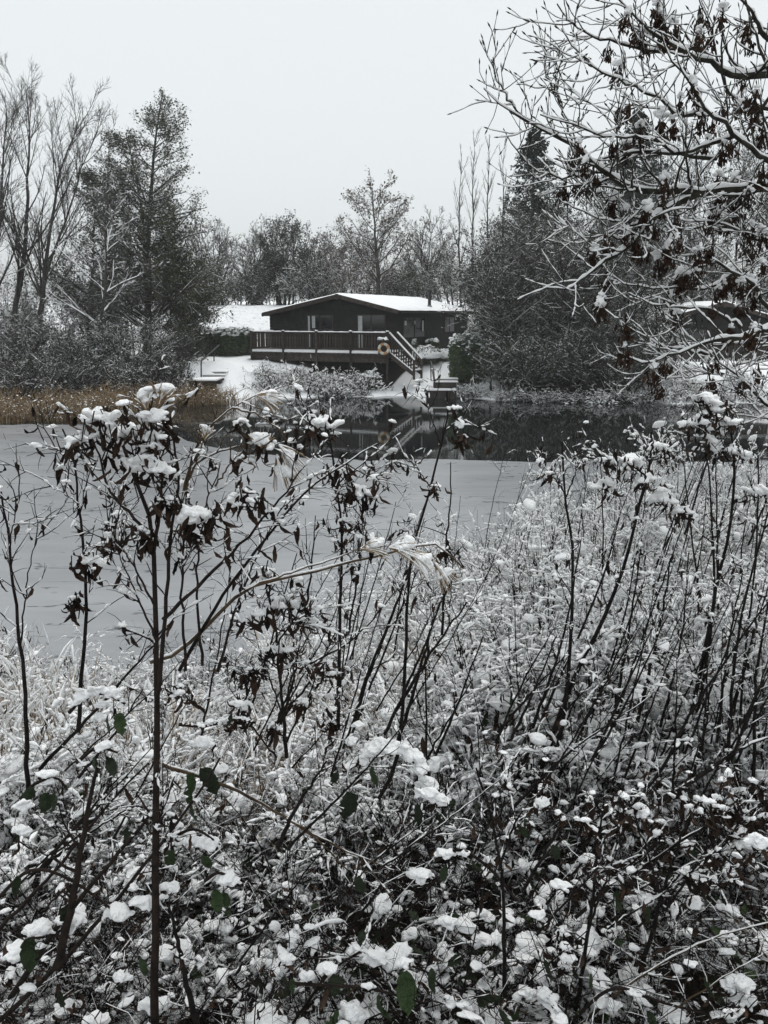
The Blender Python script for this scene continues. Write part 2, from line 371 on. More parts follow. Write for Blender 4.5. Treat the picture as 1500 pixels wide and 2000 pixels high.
def heap(name, rng, pos, size, voxel, parent, stretch=.4, zs=.85, amp=.35):
    "lumps of snow fused into one uneven heap"
    hb = MB(); blobs(hb, rng, pos, size, 0, 2, .5, stretch, zs); o = hb.build(name, M['snow'], parent)
    m1 = o.modifiers.new('fuse', 'REMESH'); m1.mode = 'VOXEL'; m1.voxel_size = voxel; m1.use_smooth_shade = True
    m2 = o.modifiers.new('settle', 'SMOOTH'); m2.factor = .6; m2.iterations = 3
    m3 = o.modifiers.new('grain', 'DISPLACE'); m3.texture = GRAIN; m3.strength = voxel * amp * 6; m3.mid_level = .5; m3.texture_coords = 'LOCAL'
    return o
GRAIN = bpy.data.textures.new('snow_grain', 'CLOUDS'); GRAIN.noise_scale = .012; GRAIN.noise_depth = 3
def leaf_grid(nl, prof, curl, cup, twist=0, fold=0, seed=0, rough=0.0):
    r = np.random.default_rng(seed); V = []; ys = np.linspace(0, 1, nl + 1); p = np.zeros(2); a = 0
    for i, y in enumerate(ys):
        w = np.interp(y, np.linspace(0, 1, len(prof)), prof)
        for x in (-1, 0, 1):
            th = x * cup + twist * y
            V.append([w * math.cos(th) * x, p[0], p[1] + w * math.sin(abs(x) * cup) * .8 + x * w * math.sin(twist * y) + (0 if x else -fold * w)])
        a = curl * y; p = p + np.array([math.cos(a), math.sin(a)]) / nl
    V = np.array(V) + r.normal(0, rough, (len(V), 3))
    F = [[i * 3 + j, i * 3 + j + 1, i * 3 + j + 4, i * 3 + j + 3] for i in range(nl) for j in range(2)]
    return V, np.array(F)
DEAD = [leaf_grid(6, [.02, .09, .15, .15, .13, .08, .01], c * 1.2, cu, tw, 0, s, .028) for s, (c, cu, tw) in enumerate([(1.2, .9, .5), (-.9, 1.1, -.7), (.5, 1.3, .9), (1.9, .7, -.4), (-1.6, .9, .2), (2.6, 1.2, 1.2), (-2.4, .6, -1.1), (.2, .4, 1.6)])]
GREEN = [leaf_grid(10, [.03, .16, .26, .23, .31, .26, .29, .21, .21, .10, .01], c * 1.3, cu * 1.5, .35, .2, s + 9, .03) for s, (c, cu) in enumerate([(.5, .25), (.9, .35), (.3, .15), (1.2, .3)])]
def frame(y, seedv):
    "matrices whose local y runs along the given directions"
    y = norm(y); x = norm(np.cross(y, seedv)); z = np.cross(x, y)
    return np.stack([x, y, z], -1)
def leaves(mb, rng, pos, dirs, size, T=DEAD, mi=0):
    pos = np.asarray(pos, float); K = len(pos)
    if K == 0: return
    size = np.broadcast_to(np.asarray(size, float), K); Mx = frame(np.asarray(dirs, float), rng.normal(size=(K, 3))) * size[:, None, None]
    w = rng.integers(0, len(T), K)
    for j in range(len(T)):
        k = w == j; mb.stamp(T[j][0], T[j][1], Mx[k], pos[k], mi)
def hang(rng, K, s=.35):
    d = rng.normal(0, s, (K, 3)); d[:, 2] = -1; return norm(d)
QV = np.array([[-.5, 0, 0], [0, .35, .1], [.5, 0, 0], [0, -.35, .1]]); QF = np.array([[0, 1, 2, 3]])
def specks(mb, rng, pos, size, mi=0, flat=False):
    K = len(pos); Mx = rand_rot(rng, K, .35 if flat else 1.2) * (size * rng.uniform(.6, 1.4, K))[:, None, None]
    mb.stamp(QV, QF, Mx, pos, mi)
def along(rng, Pt, K, jit=0):
    i = rng.integers(0, Pt.shape[0], K); f = rng.uniform(0, Pt.shape[1] - 1.001, K); j = f.astype(int); f = (f - j)[:, None]
    return Pt[i, j] * (1 - f) + Pt[i, j + 1] * f + rng.normal(0, 1, (K, 3)) * jit

# ------------------------------------------------------------------ the setting: ground, water, ice
def shore_near(x): return 8.6 + .28 * np.clip(x, -6, 8) + .35 * np.sin(x * .9)
def shore_far(x):
    return np.interp(x, [-60, -15, -10.5, -9.6, -8.4, -5, 0, 3.2, 5, 8, 14, 60], [31, 33, 35.4, 38.0, 39.8, 40.8, 41.6, 41.3, 39.6, 38.4, 38, 36]) + .25 * np.sin(x * 1.7) + .12 * np.sin(x * 4.1 + 1)
def smooth(t): t = np.clip(t, 0, 1); return t * t * (3 - 2 * t)
def ground_z(x, y):
    x = np.asarray(x, float); y = np.asarray(y, float)
    yn, yf = shore_near(x), shore_far(x)
    near = 2.42 * np.clip(1 - np.clip(y, 0, None) / yn, -1, 1); near = np.where(near < 0, np.maximum(near * 3, -.9), near)
    near = near + .05 * np.sin(x * 3.1 + y * 2.3) * np.sin(y * 2.9 - x) * (y < yn)
    s = y - yf
    bank = 1.5 * smooth(s / 6.0) + .08 * np.clip(s / .6, 0, 1)
    bank = bank + 3.1 * smooth((y - 50) / 13) + np.clip((y - 63) * .02, 0, 3)
    bank = bank + np.where(s > .3, .05 * np.sin(x * 2.1 + y) * np.sin(y * 1.3 - x * .7), 0)
    far = np.where(s < 0, np.maximum(s * .6, -.9), bank)
    return np.where(y < (yn + yf) / 2, near, far)
gx = np.unique(np.r_[np.linspace(-900, -60, 15), np.linspace(-60, -22, 30), np.linspace(-22, 22, 150), np.linspace(22, 60, 30), np.linspace(60, 900, 15)])
gy = np.unique(np.r_[np.linspace(-40, 0, 8), np.linspace(0, 11, 70), np.linspace(11, 30, 16), np.linspace(30, 66, 150), np.linspace(66, 130, 20), np.linspace(130, 1800, 14)])
X, Y = np.meshgrid(gx, gy); Z = ground_z(X, Y)
gm = MB(); w = len(gx); ii = (np.arange(len(gy) - 1)[:, None] * w + np.arange(w - 1)[None]).ravel()
gm.raw(np.stack([X, Y, Z], -1).reshape(-1, 3), np.stack([ii, ii + 1, ii + w + 1, ii + w], -1))
tag(gm.build('ground', M['ground']), kind='structure')
wm = MB(); wm.raw([[-120, 4, 0], [120, 4, 0], [120, 48, 0], [-120, 48, 0]], [[0, 1, 2, 3]])
tag(wm.build('water', M['water'], smooth=False), kind='structure')
# ice covers the near part of the lake; its far edge runs almost straight across
ex = np.linspace(-60, 60, 601)
rngi = np.random.default_rng(3)
ey = np.interp(ex, [-60, -9.6, -8.0, -6.4, -4.6, -3.2, 0, 8, 60], [30.6, 30.6, 29.6, 26.4, 24.4, 23.5, 23.0, 22.6, 22.0]) + .10 * np.sin(ex * 1.3) + .07 * np.sin(ex * 3.7) + np.convolve(rngi.normal(0, .22, 605), np.ones(5) / 5, 'valid')
im = MB(); nb = np.stack([ex, 0 * ex + 5, 0 * ex + .006], -1); fb = np.stack([ex, ey, 0 * ex + .006], -1)
V = np.vstack([nb, fb]); k = np.arange(600); im.raw(V, np.stack([k, k + 1, k + 602, k + 601], -1))
tag(im.build('ice_sheet', M['ice'], smooth=False), 'grey frozen sheet over the near half of the lake', kind='structure')

# ------------------------------------------------------------------ chalets
def chalet(root, u0, u1, w0, w1, zf, ze_l, ze_r, ur, zr, ov, openings_f, openings_s, flue=None):
    "gabled timber chalet in local axes: u along the front, w to the back"
    def zroof(u): return np.where(u < ur, ze_l + (zr - ze_l) * (u - (u0 - ov)) / (ur - u0 + ov), zr + (ze_r - zr) * (u - ur) / (u1 + ov - ur))
    bh = .19; z = zf - .5
    while z < zr - .1:
        zt = z + bh - .012; us = np.linspace(u0, u1, 200); ok = us[(zroof(us) - .16) > zt]
        if len(ok) > 4:
            a, b = ok[0], ok[-1]; ok2 = us[(zroof(us) - .16) > z]; a2, b2 = ok2[0], ok2[-1]
            bm = MB(); bm.prism([[a2, w0 - .035, z], [b2, w0 - .035, z], [b, w0 - .015, zt], [a, w0 - .015, zt]], (0, .035, 0))
            bm.build('wall_board', M['wood_dark'], root, False)
        if zt < min(ze_l, ze_r) + .05:
            for s_, uu in ((1, u1), (-1, u0)):
                bm = MB(); bm.prism([[uu + s_ * .035, w0 + .02, z], [uu + s_ * .015, w0 + .02, zt], [uu, w0 + .02, zt], [uu, w0 + .02, z]], (0, w1 - w0 - .04, 0))
                bm.build('wall_board', M['wood_dark'], root, False)
        z += bh
    core = MB(); us = np.array([u0 + .02, ur, u1 - .02]); zz = zroof(us) - .14
    core.prism([[us[0], w0 + .02, zf - .5], [us[2], w0 + .02, zf - .5], [us[2], w0 + .02, zz[2]], [us[1], w0 + .02, zz[1]], [us[0], w0 + .02, zz[0]]], (0, w1 - w0 - .04, 0))
    core.build('wall', M['wood_dark'], root, False)
    rf, rb = w0 - .5, w1 + .25
    rm = MB()
    for ua, za, ub, zb in ((u0 - ov, ze_l, ur, zr), (ur, zr, u1 + ov, ze_r)):
        rm.prism([[ua, rf, za], [ub, rf, zb], [ub, rf, zb - .10], [ua, rf, za - .10]], (0, rb - rf, 0))
    roof = rm.build('roof', M['wood_dark'], root, False)
    # snow blanket on the roof: a grid with a rounded, slightly uneven edge
    nu, nw = 40, 60; U = np.linspace(u0 - ov - .03, u1 + ov + .03, nu); W_ = np.linspace(rf - .03, rb + .03, nw)
    UU, WW = np.meshgrid(U, W_); e = np.minimum(np.minimum(UU - U[0], U[-1] - UU) / .12, np.minimum(WW - W_[0], W_[-1] - WW) / .12)
    th = .09 * np.sqrt(np.clip(e, 0, 1)) + .010 * np.sin(UU * 3 + WW * 1.3) * np.sin(WW * 2.1) + .004
    ZZ = zroof(UU) + th; sm = MB(); ii = (np.arange(nw - 1)[:, None] * nu + np.arange(nu - 1)[None]).ravel()
    sm.raw(np.stack([UU, WW, ZZ], -1).reshape(-1, 3), np.stack([ii, ii + 1, ii + nu + 1, ii + nu], -1))
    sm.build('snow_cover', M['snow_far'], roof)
    for ua, za, ub, zb in ((u0 - ov, ze_l, ur - .01, zr), (ur + .01, zr, u1 + ov, ze_r)):
        bm = MB(); bm.prism([[ua, rf - .035, za + .02], [ub, rf - .035, zb + .02], [ub, rf - .035, zb - .20], [ua, rf - .035, za - .20]], (0, .032, 0))
        bm.build('barge_board', M['deck_wood'], root, False)
    bm = MB(); bm.box((ur - .09, rf - .06, zr - .30), (ur + .09, rf - .036, zr + .03)); bm.build('finial', M['deck_wood'], root, False)
    for ue, ze, s_ in ((u0 - ov, ze_l, -1), (u1 + ov, ze_r, 1)):
        bm = MB(); bm.box((min(ue, ue + s_ * .03), rf, ze - .17), (max(ue, ue + s_ * .03), rb, ze - .005)); bm.build('fascia_board', M['wood_dark'], root, False)
        g = MB(); g.beam((ue + s_ * .07, rf + .1, ze - .1), (ue + s_ * .07, rb - .1, ze - .1), .09, .08); g.build('gutter', M['metal_dark'], root, False)
    def opening(a, b, z0, z1, wall, cur):
        def q(x, d, z): return (x, w0 - .035 - d, z) if wall == 'f' else (u1 + .035 + d, x, z)
        def bx(m_, x0, x1, za, zb, d0, d1): p = np.array([q(x0, d0, za), q(x1, d1, zb)]); m_.box(p.min(0), p.max(0))
        m_ = MB(); bx(m_, a, b, z0, z1, -.02, .012); win = m_.build('window', M['glass'], root, False)
        for xa, xb, za, zb in ((a - .05, a, z0 - .05, z1 + .05), (b, b + .05, z0 - .05, z1 + .05), (a, b, z1, z1 + .05), (a, b, z0 - .05, z0), ((a + b) / 2 - .025, (a + b) / 2 + .025, z0, z1)):
            m_ = MB(); bx(m_, xa, xb, za, zb, -.02, .035); m_.build('frame', M['deck_wood'], win, False)
        for ca, cb, za, zb in cur:
            m_ = MB(); n = 14; xs = np.linspace(ca, cb, n); dd = .018 + .006 * np.sin(np.arange(n) * 1.9)
            Vv = [q(x, d, z_) for z_ in (za, zb) for x, d in zip(xs, dd)]
            m_.raw(Vv, [[i, i + 1, n + i + 1, n + i] for i in range(n - 1)]); m_.build('curtain_and_reflection', M['curtain_and_reflection'], win)
    for a, b, z0, z1, cur in openings_f: opening(a, b, z0, z1, 'f', cur)
    for a, b, z0, z1, cur in openings_s: opening(a, b, z0, z1, 's', cur)
    if flue:
        fu, fw, fz = flue; fm = MB(); zb = float(zroof(np.array(fu))); n = 10
        fm.tubes([[fu, fw, zb - .1], [fu, fw, zb + .4], [fu, fw, fz]], [.10, .10, .10], n)
        fl = fm.build('flue_pipe', M['metal_dark'], roof)
        fm = MB(); fm.tubes([[fu, fw, fz - .03], [fu, fw, fz], [fu, fw, fz + .12], [fu, fw, fz + .2]], [.10, .17, .17, .02], n); fm.build('flue_cowl', M['metal_dark'], roof)
        fm = MB(); fm.tubes([[fu, fw, zb - .02], [fu, fw, zb + .17]], [.2, .13], n); fm.build('flue_flashing', M['metal_grey'], roof)

def deck(root, L, D, zt, zr, zg, posts, right_open=True):
    "raised timber deck with a baluster rail in local axes; front at w=0"
    n = int(D / .14)
    for i in range(n):
        b = MB(); b.box((0, .03 + i * .14, zt - .035), (L, .03 + i * .14 + .13, zt)); b.build('floor_board', M['deck_wood'], root, False)
    for k, (za, zb) in enumerate(((zt - .52, zt - .29), (zt - .28, zt - .04))):
        b = MB(); b.box((-.05, -.045, za), (L + .05, 0, zb)); b.build('fascia_board', M['deck_wood'], root, False)
        b = MB(); b.box((-.045, .002, za), (0, D, zb)); b.build('fascia_board', M['deck_wood'], root, False)
    for u in posts:
        b = MB(); b.box((u - .055, -.155, zg), (u + .055, -.047, zr + .06)); b.build('post', M['deck_wood'], root, False)
        b = MB(); b.box((u - .075, -.175, zr + .06), (u + .075, -.027, zr + .09)); pc = b.build('post_cap', M['deck_wood'], root, False)
        b = MB(); blobs(b, np.random.default_rng(int(u * 10) + 5), [[u, -.10, zr + .10]], .085, 0, 2, .1, .1); b.build('snow', M['snow_far'], pc)
    b = MB(); b.box((-.05, D - .05, zg), (.05, D + .05, zr)); b.build('post', M['deck_wood'], root, False)
    for z0, z1, nm in ((zr - .07, zr, 'top_rail'), (zt + .10, zt + .17, 'bottom_rail')):
        b = MB(); b.box((0, -.044, z0), (L, -.002, z1)); b.build(nm, M['deck_wood'], root, False)
        b = MB(); b.box((-.044, .0, z0), (-.002, D, z1)); b.build(nm, M['deck_wood'], root, False)
    b = MB(); b.box((-.06, -.09, zr + .001), (L, .04, zr + .035)); cap = b.build('handrail', M['deck_wood'], root, False)
    s = MB(); us = np.linspace(-.05, L, 60); r = np.random.default_rng(8)
    s.tubes(np.stack([us, 0 * us - .025, 0 * us + zr + .045], -1), .042 + r.normal(0, .006, 60), 7); s.build('snow', M['snow_far'], cap)
    b = MB(); b.box((-.09, .042, zr + .001), (.04, D, zr + .035)); cap = b.build('handrail', M['deck_wood'], root, False)
    s = MB(); us = np.linspace(.05, D, 20)
    s.tubes(np.stack([0 * us - .025, us, 0 * us + zr + .045], -1), .05 + r.normal(0, .006, 20), 6); s.build('snow', M['snow_far'], cap)
    bm = MB(); bm.box((-.048, .006, zt + .171), (.048, .03, zr - .071)); bme = bm.mesh('baluster', [M['deck_wood']], False)
    nb = int(L / .165)
    for i in range(nb): link('baluster', bme, root, Matrix.Translation((.09 + i * (L - .18) / (nb - 1), -.002, 0)))
    for i in range(int(D / .165)): link('baluster', bme, root, Matrix.Translation((.02, .1 + i * .165, 0)) @ Matrix.Rotation(math.pi / 2, 4, 'Z'))
    # snow on the deck edge below the rail
    s = MB(); us = np.linspace(0, L, 90)
    for k in range(1, len(posts)):
        us = np.linspace(posts[k - 1] + .06, posts[k] - .06, 24)
        s.tubes(np.stack([us, 0 * us - .075, 0 * us + zt - .005], -1), .062 + r.normal(0, .005, 24), 7)
    s.box((0.02, .06, zt + .001), (L, D - .02, zt + .07)); s.build('snow', M['snow_far'], root)

A = math.radians(24); CA_, SA_ = math.cos(A), math.sin(A); RX, RY = -7.33, 46.55
def loc_front(px, wv):
    r = (px - 750) / F_PX; return ((RY + CA_ * wv) * r - RX - SA_ * wv) / (CA_ + SA_ * r)
def zpx(py, Yv): return float(P(750, py, Yv)[2])
ch = empty('timber_chalet', (RX, RY, 0), -A, 'dark timber chalet with snowy low roof and black flue across the lake', 'chalet')
W0 = 2.4; uL, uR = loc_front(533, W0), loc_front(778, W0)
ZDECK = zpx(687, 44.6); ZRAIL = zpx(650, 44.8)
def fz(py): return zpx(py, 47.2)
a1, b1 = loc_front(606, W0), loc_front(652, W0); a2, b2 = loc_front(701, W0), loc_front(752, W0)
of = [(a1, b1, ZDECK + .12, fz(616), [(a1 + .01, a1 + .13, ZDECK + .14, fz(617)), (a1 + .26, a1 + .47, fz(641), fz(617))]),
      (a2, b2, ZDECK + .12, fz(616), [(a2 + .02, a2 + .27, ZDECK + .14, fz(617))])]
os_ = [(3.0, 6.2, ZDECK + .7, ZDECK + 1.75, [(3.1, 3.4, ZDECK + 1.35, ZDECK + 1.6), (4.5, 4.75, ZDECK + 1.4, ZDECK + 1.6), (5.75, 6.0, ZDECK + 1.0, ZDECK + 1.6)]),  # small pale patches paint white reflections on this side pane
       (9.6, 11.4, ZDECK + .9, ZDECK + 1.75, [])]
chalet(ch, uL, uR, W0, 14.2, ZDECK, zpx(611.5, 48.6), zpx(606, 45.2), 4.35, zpx(575, 46.5), .2, of, os_, (7.3, 8.4, zpx(571, 51.3)))

DL = 8.25
dk = empty('raised_deck', (RX, RY, 0), -A, 'raised timber deck with slatted rail in front of the chalet', 'deck')
posts = [.0, 2.05, 4.1, 6.15, 8.25]
deck(dk, DL, 2.3, ZDECK, ZRAIL, -.1 + .5, posts)
# side stair going down to the right
ZG = 1.05; SR = 1.30; ZRE = zpx(704, 43.0)
st0, st1 = np.array([DL + .1, .15, ZDECK]), np.array([DL + 1.75, .15, ZG])
for k in range(6):
    t_ = (k + .5) / 6; u = DL + .1 + SR * t_; z = ZDECK - (ZDECK - ZG) * (k + 1) / 7
    b = MB(); b.box((u - .16, .16, z - .04), (u + .16, 1.14, z)); tr = b.build('stair_tread', M['deck_wood'], dk, False)
    b = MB(); b.box((u - .15, .18, z + .001), (u + .15, 1.12, z + .06)); b.build('snow', M['snow_far'], tr, False)
for wv in (.12, 1.18):
    b = MB(); b.beam((DL + .06, wv, ZDECK - .12), (DL + SR + .1, wv, ZG - .0), .05, .24); sg = b.build('stair_stringer', M['deck_wood'], dk, False)
    s = MB(); tt = np.linspace(0, 1, 20)[:, None]; p = np.array([DL + .08, wv, ZDECK + .02]) * (1 - tt) + np.array([DL + SR + .08, wv, ZG + .13]) * tt
    s.tubes(p, np.full(20, .04), 6); s.build('snow', M['snow_far'], sg)
    b = MB(); b.beam((DL + .06, wv, ZRAIL), (DL + SR + .12, wv, ZRE), .07, .07); rl = b.build('stair_rail', M['deck_wood'], dk, False)
    s = MB(); p = np.array([DL + .02, wv, ZRAIL + .05]) * (1 - tt) + np.array([DL + SR + .14, wv, ZRE + .05]) * tt
    s.tubes(p, np.full(20, .05), 6); s.build('snow', M['snow_far'], rl)
    b = MB(); b.box((DL + SR + .06, wv - .05, ZG - .3), (DL + SR + .16, wv + .05, ZRE + .02)); b.build('post', M['deck_wood'], dk, False)
    for k in range(9):
        t_ = (k + .7) / 9.6; u = DL + .06 + SR * t_
        b = MB(); b.box((u - .035, wv - .012, ZDECK - (ZDECK - ZG) * t_), (u + .035, wv + .012, ZRAIL - (ZRAIL - ZRE) * t_ - .03)); b.build('baluster', M['deck_wood'], dk, False)
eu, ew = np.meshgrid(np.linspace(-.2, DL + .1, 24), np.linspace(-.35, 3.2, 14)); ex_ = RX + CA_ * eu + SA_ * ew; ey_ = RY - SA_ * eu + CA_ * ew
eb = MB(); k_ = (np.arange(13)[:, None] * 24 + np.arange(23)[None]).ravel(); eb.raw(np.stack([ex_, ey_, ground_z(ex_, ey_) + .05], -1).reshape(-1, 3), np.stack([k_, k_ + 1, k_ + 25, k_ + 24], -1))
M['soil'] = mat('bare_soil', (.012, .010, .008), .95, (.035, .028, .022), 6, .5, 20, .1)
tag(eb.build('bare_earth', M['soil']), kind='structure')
# lifebuoy hung on the corner post
def torus(mb, R_, r_, n=40, mseg=12):
    a = np.linspace(0, 2 * np.pi, n, endpoint=False); b = np.linspace(0, 2 * np.pi, mseg, endpoint=False)
    A2, B2 = np.meshgrid(a, b, indexing='ij'); x = (R_ + r_ * np.cos(B2)) * np.cos(A2); z = (R_ + r_ * np.cos(B2)) * np.sin(A2); y = r_ * np.sin(B2)
    V = np.stack([x, y, z], -1).reshape(-1, 3); F = []; mi = []
    for i in range(n):
        for j in range(mseg):
            F.append([i * mseg + j, ((i + 1) % n) * mseg + j, ((i + 1) % n) * mseg + (j + 1) % mseg, i * mseg + (j + 1) % mseg])
    return V, np.array(F)
lx = loc_front(749, -.3); lb = empty('lifebuoy', (RX + CA_ * lx - SA_ * .26, RY - SA_ * lx - CA_ * .26, zpx(681, 43.2)), -A + .35, 'orange and white lifebuoy ring hung on the deck corner', 'lifebuoy')
tb = MB(); V, Fc = torus(tb, .24, .075); tb.raw(V, Fc); tb.build('ring', M['buoy_white'], lb)
for k in range(4):
    tb = MB(); V, Fc = torus(tb, .24, .079); n = 40; sel = [f for f in range(len(Fc)) if (f // 12 - k * 10 + 20) % 40 < 5]
    tb.raw(V, Fc[sel]); tb.build('band', M['buoy'], lb)
tb = MB(); tb.box((-.3, .09, -.42), (.3, .11, .42)); tb.build('backboard', M['deck_wood'], lb, False)
tb = MB(); tb.prism([[-.34, -.12, .40], [.0, -.12, .52], [.34, -.12, .40], [.34, -.12, .37], [-.34, -.12, .37]], (0, .26, 0)); rf = tb.build('little_roof', M['deck_wood'], lb, False)
tb = MB(); blobs(tb, np.random.default_rng(2), [[-.12, 0, .47], [.1, 0, .47]], .17, 0, 2, .1); tb.build('snow', M['snow_far'], rf)

# second chalet among the trees
c2 = empty('neighbouring_chalet', (17.2, 47.0, 0), math.radians(7), 'dark second chalet half hidden behind the snowy ash branches', 'chalet')
chalet(c2, -2.5, 5.0, 0, 9, 1.3, zpx(630, 47), zpx(626, 47), 1.6, zpx(590, 47), .35, [(-.9, .9, 1.5, 3.2, [(-.85, -.6, 1.5, 3.2)])], [])
d2 = empty('neighbouring_deck', (15.4, 44.6, 0), math.radians(7), 'dark deck with snowy rails below the second chalet', 'deck')
deck(d2, 6.5, 2.2, zpx(713, 44.6), zpx(672, 44.6), -.1 + .4, [0, 2.1, 4.3, 6.5])

# ------------------------------------------------------------------ steps, jetties and hand rails on the far bank
def steps(px0, px1, py0, py1, Y0, Y1, n, label, rails, plat):
    root_p = P((px0 + px1) / 2, py1, Y1); r = empty('garden_steps', root_p, 0, label, 'steps'); off = -root_p
    for k in range(n):
        t_ = k / (n - 1); yy = Y1 + (Y0 - Y1) * t_; z = P(750, py1 + (py0 - py1) * t_, yy)[2]
        xa = P(px0 + 18 * t_ * (1 if px0 < 700 else 0), 700, yy)[0]; xb = P(px1 + 18 * t_ * (1 if px0 < 700 else 0), 700, yy)[0]
        b = MB(); b.box(np.array([xa, yy, z - .25]) + off, np.array([xb, yy + .5, z]) + off); tr = b.build('step', M['timber'], r, False)
        s = MB(); s.box(np.array([xa - .1, yy + .05, z + .001]) + off, np.array([xb + .1, yy + .8, z + .05]) + off); s.build('snow', M['snow_far'], tr, False)
    for pts in rails:
        q = np.array([P(a, b_, c) for a, b_, c in pts]) + off
        for i in range(len(q) - 1):
            b = MB(); b.beam(q[i], q[i + 1], .055, .055); b.build('hand_rail', M['metal_dark'], r, False)
    (pa, pb, pyt, Ya, Yb) = plat
    z = P(750, pyt, Ya)[2]; xa, xb = P(pa, pyt, Ya)[0], P(pb, pyt, Ya)[0]
    j = empty('fishing_platform', ((xa + xb) / 2, Ya, z), 0, plat_label(px0), 'jetty')
    w = xb - xa; D = Yb - Ya; nbd = int(D / .15)
    for i in range(nbd):
        b = MB(); b.box((-w / 2, i * .15, -.05), (w / 2, i * .15 + .14, 0)); b.build('plank', M['timber'], j, False)
    b = MB(); b.box((-w / 2 + .02, .02, -z - .1), (w / 2 - .02, .08, -.052)); b.build('recess_panel', M['timber'], j, False)  # dark panel stands in for the shaded recess beneath the planks
    for u in (-w / 2 + .1, 0, w / 2 - .1):
        b = MB(); b.box((u - .06, .09, -1.2), (u + .06, .21, -.052)); b.build('post', M['timber'], j, False)
    s = MB(); s.box((-w / 2 + .02, .02, .001), (w / 2 - .02, D - .05, .06)); s.build('snow', M['snow_far'], j, False)
def plat_label(px): return 'small dark timber platform by the reeds below the left steps' if px < 700 else 'dark timber fishing jetty with snowy top beside the clipped hedge'
steps(390, 428, 715, 740, 44.6, 40.8, 5, 'snowy steps with dark hand rail beside the reeds', [[(393, 743, 40.6), (393, 705, 40.6), (420, 681, 44.6), (428, 674, 45.6)], [(418, 715, 44.6), (418, 682, 44.6)]], (367, 423, 744, 38.9, 40.7))
steps(848, 892, 741, 747, 41.6, 40.9, 2, 'snowy steps with two slim rails beside the clipped hedge', [[(842, 712, 42.2), (849, 750, 40.4)], [(841, 706, 42.2), (842, 742, 42.2)], [(841, 706, 42.2), (847, 722, 40.4), (849, 750, 40.4)]], (832, 892, 763, 40.3, 41.5))

# ------------------------------------------------------------------ trees of the far bank
def tree(name, base, trunks, levels, seed, label, cat='tree', group=None, leafs=None, snow=None, tmat='bark_far', wmat='twig_far', r0=.16):
    """trunks: list of polylines (points relative to the base); levels: keyword dicts for grow()"""
    rng = np.random.default_rng(seed); root = empty(name, base, 0, label, cat, group)
    n = 14; Pt = np.array([resample(t, n) for t in trunks]); Pt[:, 1:-1] += rng.normal(0, .03, (len(Pt), n - 2, 3))
    Rt = np.array([np.linspace(r0 * (1 if i == 0 else .75), r0 * .08, n) for i in range(len(Pt))])
    tm = MB(); tm.tubes(Pt, Rt, 8); cm = MB(); sm = MB(); cur = (Pt, Rt); allp = []
    if snow: snow_on(sm, rng, Pt, Rt, snow[0], 4)
    for li, lv in enumerate(levels):
        lv = dict(lv); sides = lv.pop('sides', 3); cur = grow(rng, *cur, **lv)
        (tm if li == 0 else cm).tubes(*cur, sides if li else 5); allp.append(cur[0])
        if snow: snow_on(sm, rng, *cur, snow[0] * (.9 if li == 0 else .6), 3, keep=snow[1] if li else 1, lo=.35)
    tm.build('trunk', M[tmat], root); cm.build('crown', M[wmat], root)
    if leafs:
        lm = MB(); K, size, mname, jit, sf = leafs
        pos = along(rng, allp[-1], K, jit); specks(lm, rng, pos, size); lm.build('foliage', M[mname], root)
        if sf: specks(sm, rng, along(rng, allp[-1], int(K * sf), jit), size * .9, 0, True)
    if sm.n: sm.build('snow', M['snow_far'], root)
    return root
def gz(px, Yv): x = float(P(px, 700, Yv)[0]); return np.array([x, Yv, float(ground_z(x, Yv))])
def path(px_pts, Yv, base, dy=0):
    q = np.array([P(a, b, Yv + dy * i / max(1, len(px_pts) - 1)) for i, (a, b) in enumerate(px_pts)]) - base
    q[0, 2] = min(q[0, 2], 0) - .1; return q
# tall bare ashes on the left bank
ASC = [dict(n=18, t=(.22, .95), ang=(18, 42), ln=(.28, .48), npts=8, trop=.45, wob=.06, rr=.5, rmin=.02, fall=.55),
       dict(n=10, t=(.15, 1), ang=(22, 48), ln=(.30, .5), npts=6, trop=.5, wob=.08, rr=.5, rmin=.012, fall=.4),
       dict(n=6, t=(.2, 1), ang=(22, 50), ln=(.35, .6), npts=4, trop=.35, wob=.10, rr=.6, rmin=.008, fall=.3)]
b = gz(10, 44); tree('ash_tree', b, [path([(18, 672), (30, 600), (46, 514), (57, 330), (53, 225), (50, 172)], 44, b)], ASC, 1, 'tallest bare tree on the left bank, cut by the left edge', r0=.17, snow=(.012, .25))
b = gz(66, 43); tree('ash_tree', b, [path([(67, 676), (83, 586), (95, 470), (122, 325), (148, 255), (158, 215)], 43, b), path([(67, 676), (84, 570), (128, 430), (166, 315), (186, 262)], 43, b)], ASC, 2, 'bare forked tree with fanned twigs right of the tallest one on the left bank', r0=.15, snow=(.012, .25))
b = gz(-30, 42); tree('ash_tree', b, [path([(-30, 690), (-14, 560), (0, 410), (9, 285), (12, 205)], 42, b), path([(-30, 690), (-22, 560), (-40, 420), (-50, 280)], 42, b)], ASC, 3, 'bare tree whose trunk stands just outside the left edge', r0=.16, snow=(.012, .25))
b = gz(212, 47); tree('pole_tree', b, [path([(210, 660), (212, 540), (210, 420), (212, 256)], 47, b)],
     [dict(n=26, t=(.25, .98), ang=(15, 35), ln=(.10, .2), npts=6, trop=.5, wob=.06, rr=.45, rmin=.014, fall=.6), dict(n=5, t=(.2, 1), ang=(20, 45), ln=(.3, .6), npts=4, trop=.4, wob=.1, rr=.6, rmin=.009)], 4,
     'slim bare pole of a tree poking up beside the leafy alder', r0=.10, snow=(.012, .2))
